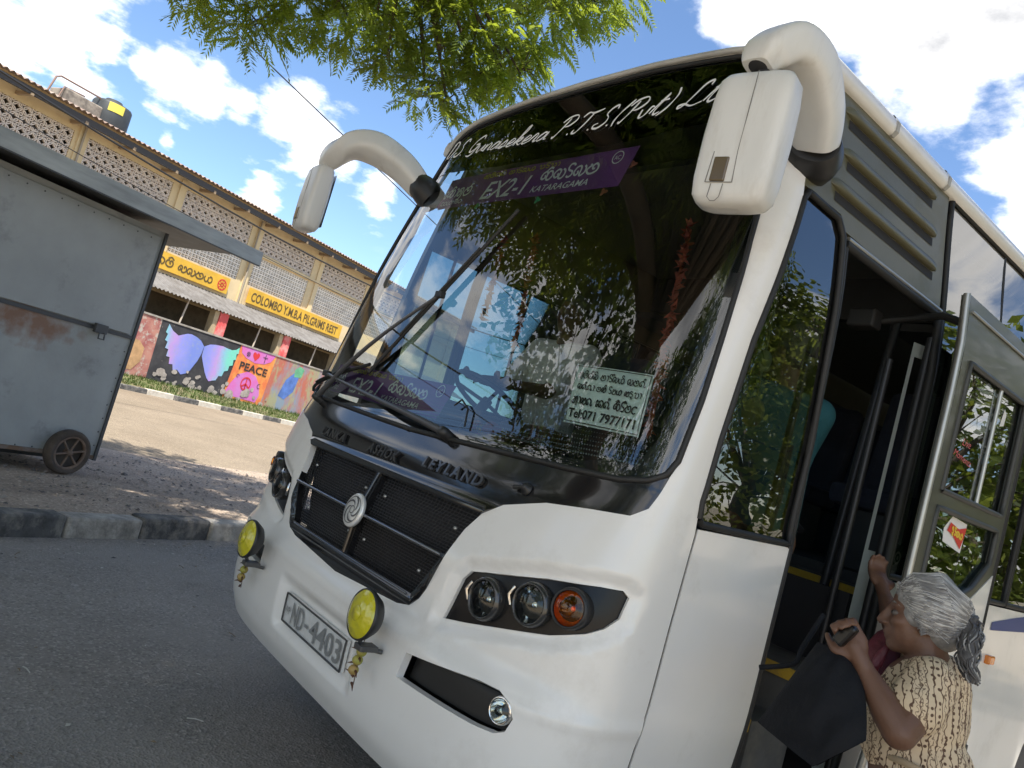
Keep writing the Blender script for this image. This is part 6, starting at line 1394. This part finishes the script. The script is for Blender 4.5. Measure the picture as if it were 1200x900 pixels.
# black tote bag in her hand
tb = thing('tote_bag', 'limp black cloth tote bag hanging from the hand of the woman', 'bag', PT(955, 880, 2.45))
TL, TR, BR_, BL_ = PT(958, 752, 2.46), PT(1003, 772, 2.44), PT(1030, 838, 2.36), PT(888, 846, 2.50)
BM = PT(955, 898, 2.36); BR2 = PT(1015, 868, 2.34)
n = 22; vs = []; nrm = (TR-TL).cross(BL_-TL).normalized()
rr = random.Random(6); ph = [(rr.uniform(4, 16), rr.uniform(4, 16), rr.uniform(0, 6.3), rr.uniform(.2, 1)) for _ in range(9)]
for side_ in (1, -1):
    for j in range(n+1):
        for i in range(n+1):
            u, v = i/n, j/n; top = TL.lerp(TR, u); bot = (BL_.lerp(BM, u*2) if u < .5 else BM.lerp(BR2, u*2-1)); mid = BL_.lerp(BR_, u)*.45+(TL.lerp(TR, u))*.55
            p = (top*(1-v)**2+(BL_.lerp(BR_, u)*.62+top*.38)*2*v*(1-v)+bot*v*v)
            bulge = .075*(math.sin(math.pi*u)*math.sin(math.pi*min(1, v*.9+.05)))**.6; wr = sum(a*math.sin(fx*u+fy*v+c) for fx, fy, c, a in ph)*.0065*(math.sin(math.pi*u)**.5)
            vs.append(p+nrm*side_*(bulge+(wr if 0 < i < n and 0 < j < n else 0)))
k = n+1; m_ = MB()
for s_ in (0, 1):
    o = s_*k*k; m_.add(vs[o:o+k*k], [((j*k+i, j*k+i+1, (j+1)*k+i+1, (j+1)*k+i) if s_ == 0 else (j*k+i, (j+1)*k+i, (j+1)*k+i+1, j*k+i+1)) for j in range(n) for i in range(n)])
m_.build('sack', mat('bag_black', (.010, .011, .014), .8, var=.2, bump=.35, bscale=30, spec=.2), tb)
for a, b in ((TL.lerp(TR, .25), LH+Vector((-.01, 0, .02))), (TL.lerp(TR, .9), LH+Vector((.0, 0, .0)))): m_ = MB(); m_.tube(crom([a, a.lerp(b, .5)+Vector((0, -.01, -.01)), b], 5), .009, 6); m_.build('handle', mat('bag_black', (0, 0, 0)), tb)
m_ = MB(); m_.tube(crom([PT(965, 720, 2.6), PT(940, 760, 2.56), PT(930, 778, 2.54), PT(890, 782, 2.56)], 5), .008, 6); m_.build('loose_strap', mat('bag_black', (0, 0, 0)), tb)
m_ = MB(); m_.box(LH+(LH-LW).normalized()*.03+Vector((0, -.02, .0)), (.035, .03, .07), Matrix.Rotation(R(30), 3, 'Y'), .008); tag(m_.build('phone', mat('phone_black', (.006, .006, .007), .3)), 'small black phone in the hand of the woman', 'phone')
hb = thing('handbag', 'maroon shoulder bag tucked under the arm of the woman', 'bag', PT(1035, 780, 2.66))
m_ = MB(); ax = (PT(1050, 735, 2.7)-PT(1022, 782, 2.62)).normalized()
loft(m_, [(PT(1024, 795, 2.70)+ax*t, (IX-ax*IX.dot(ax)).normalized(), FWD, w_, .035, .7) for t, w_ in ((0, .03), (.02, .05), (.08, .06), (.14, .05), (.18, .03))], 18); m_.build('pouch', mat('maroon_leather', (.13, .025, .035), .4, var=.2, bump=.4, bscale=30), hb)
for k in range(3): m_ = MB(); m_.tube(crom([PT(1020+5*k, 792-6*k, 2.66), PT(1030+5*k, 768-5*k, 2.66), PT(1046+4*k, 752-3*k, 2.74)], 4), .010, 6); m_.build('strap', mat('maroon_leather', (0, 0, 0)), hb)

# ------------------------------------------------------------------ driver and passenger, seen through the glass
def sitter(name, lab, head, look, shirt, sk, hands, hair, standing=None):
    t_ = thing(name, lab, 'person', (head[0], head[1], 1.1)); H_ = Vector(head); f = Vector(look).normalized(); l = UP.cross(f).normalized(); b = MB(); P_, r_ = head_geo(b, H_, f, UP)
    nk = H_-Vector((0, 0, .17))-f*.02; sh = nk-Vector((0, 0, .05)); Ls, Rs = sh+l*.18, sh-l*.18; ch = sh-Vector((0, 0, .17)); pv = sh-Vector((0, 0, .52))-f*.02
    chain(b, [nk-Vector((0, 0, .05)), H_-Vector((0, 0, .05))], [.06, .055])
    d = MB(); d.cap(Ls, Rs, .075, .075); d.ell(ch, (.14, .19, .2), r_); d.cap(ch, pv, .16, .16); d.cap(nk-Vector((0, 0, .06)), ch, .075, .13)
    for s, hnd in ((Ls, hands[0]), (Rs, hands[1])):
        hnd = Vector(hnd); el = s.lerp(hnd, .5)-Vector((0, 0, .12)); chain(b, [s, el, hnd], [.055, .043, .03]); chain(d, [s, s.lerp(el, .95 if standing else .75)], [.078, .07]); fingers(b, hnd+(hnd-el).normalized()*.05, hnd-el, UP, 0, .7, 1, 1)
    if standing is None:
        for s in (-1, 1): hp = pv+l*.1*s; kn = hp+f*.42+Vector((0, 0, .02)); chain(b, [hp, kn, kn+Vector((0, 0, -.42))+f*.05], [.09, .07, .05])
    else:
        for s in (-1, 1): hp = pv+l*.09*s-Vector((0, 0, .05)); chain(b, [hp, (hp+Vector((hp.x, hp.y, standing)))/2+f*.02, Vector((hp.x, hp.y, standing+.05))], [.1, .07, .05])
    remesh('body', b, .012, sk, t_, 3); remesh('shirt', d, .012, shirt, t_, 4)
    hm_ = MB(); hm_.ell(P_(-.025, 0, .05), (.1, .083, .09), r_); hm_.ell(P_(-.05, 0, .01), (.07, .077, .08), r_); remesh('hair', hm_, .012, hair, t_, 2); return t_
sitter('person', 'driver in a pale shirt sitting at the steering wheel', (-.62, 1.40, 2.33), (.15, -1, -.1), mat('shirt_pale', (.8, .8, .74), .85, bump=.4, bscale=12), skinmat('skin_brown', (.14, .075, .045)), ((-.48, 1.02, 1.83), (-.78, 1.02, 1.83)), haird)
teal = sitter('person', 'passenger in a teal sleeved top standing just inside the doorway', (.86, 1.40, 2.22), (-.9, .3, 0), mat('shirt_teal', (.015, .095, .115), .85, bump=.4, bscale=12), skinmat('skin_brown', (0, 0, 0)), ((.60, 1.15, 1.65), (.66, 1.75, 1.65)), haird, standing=.98)
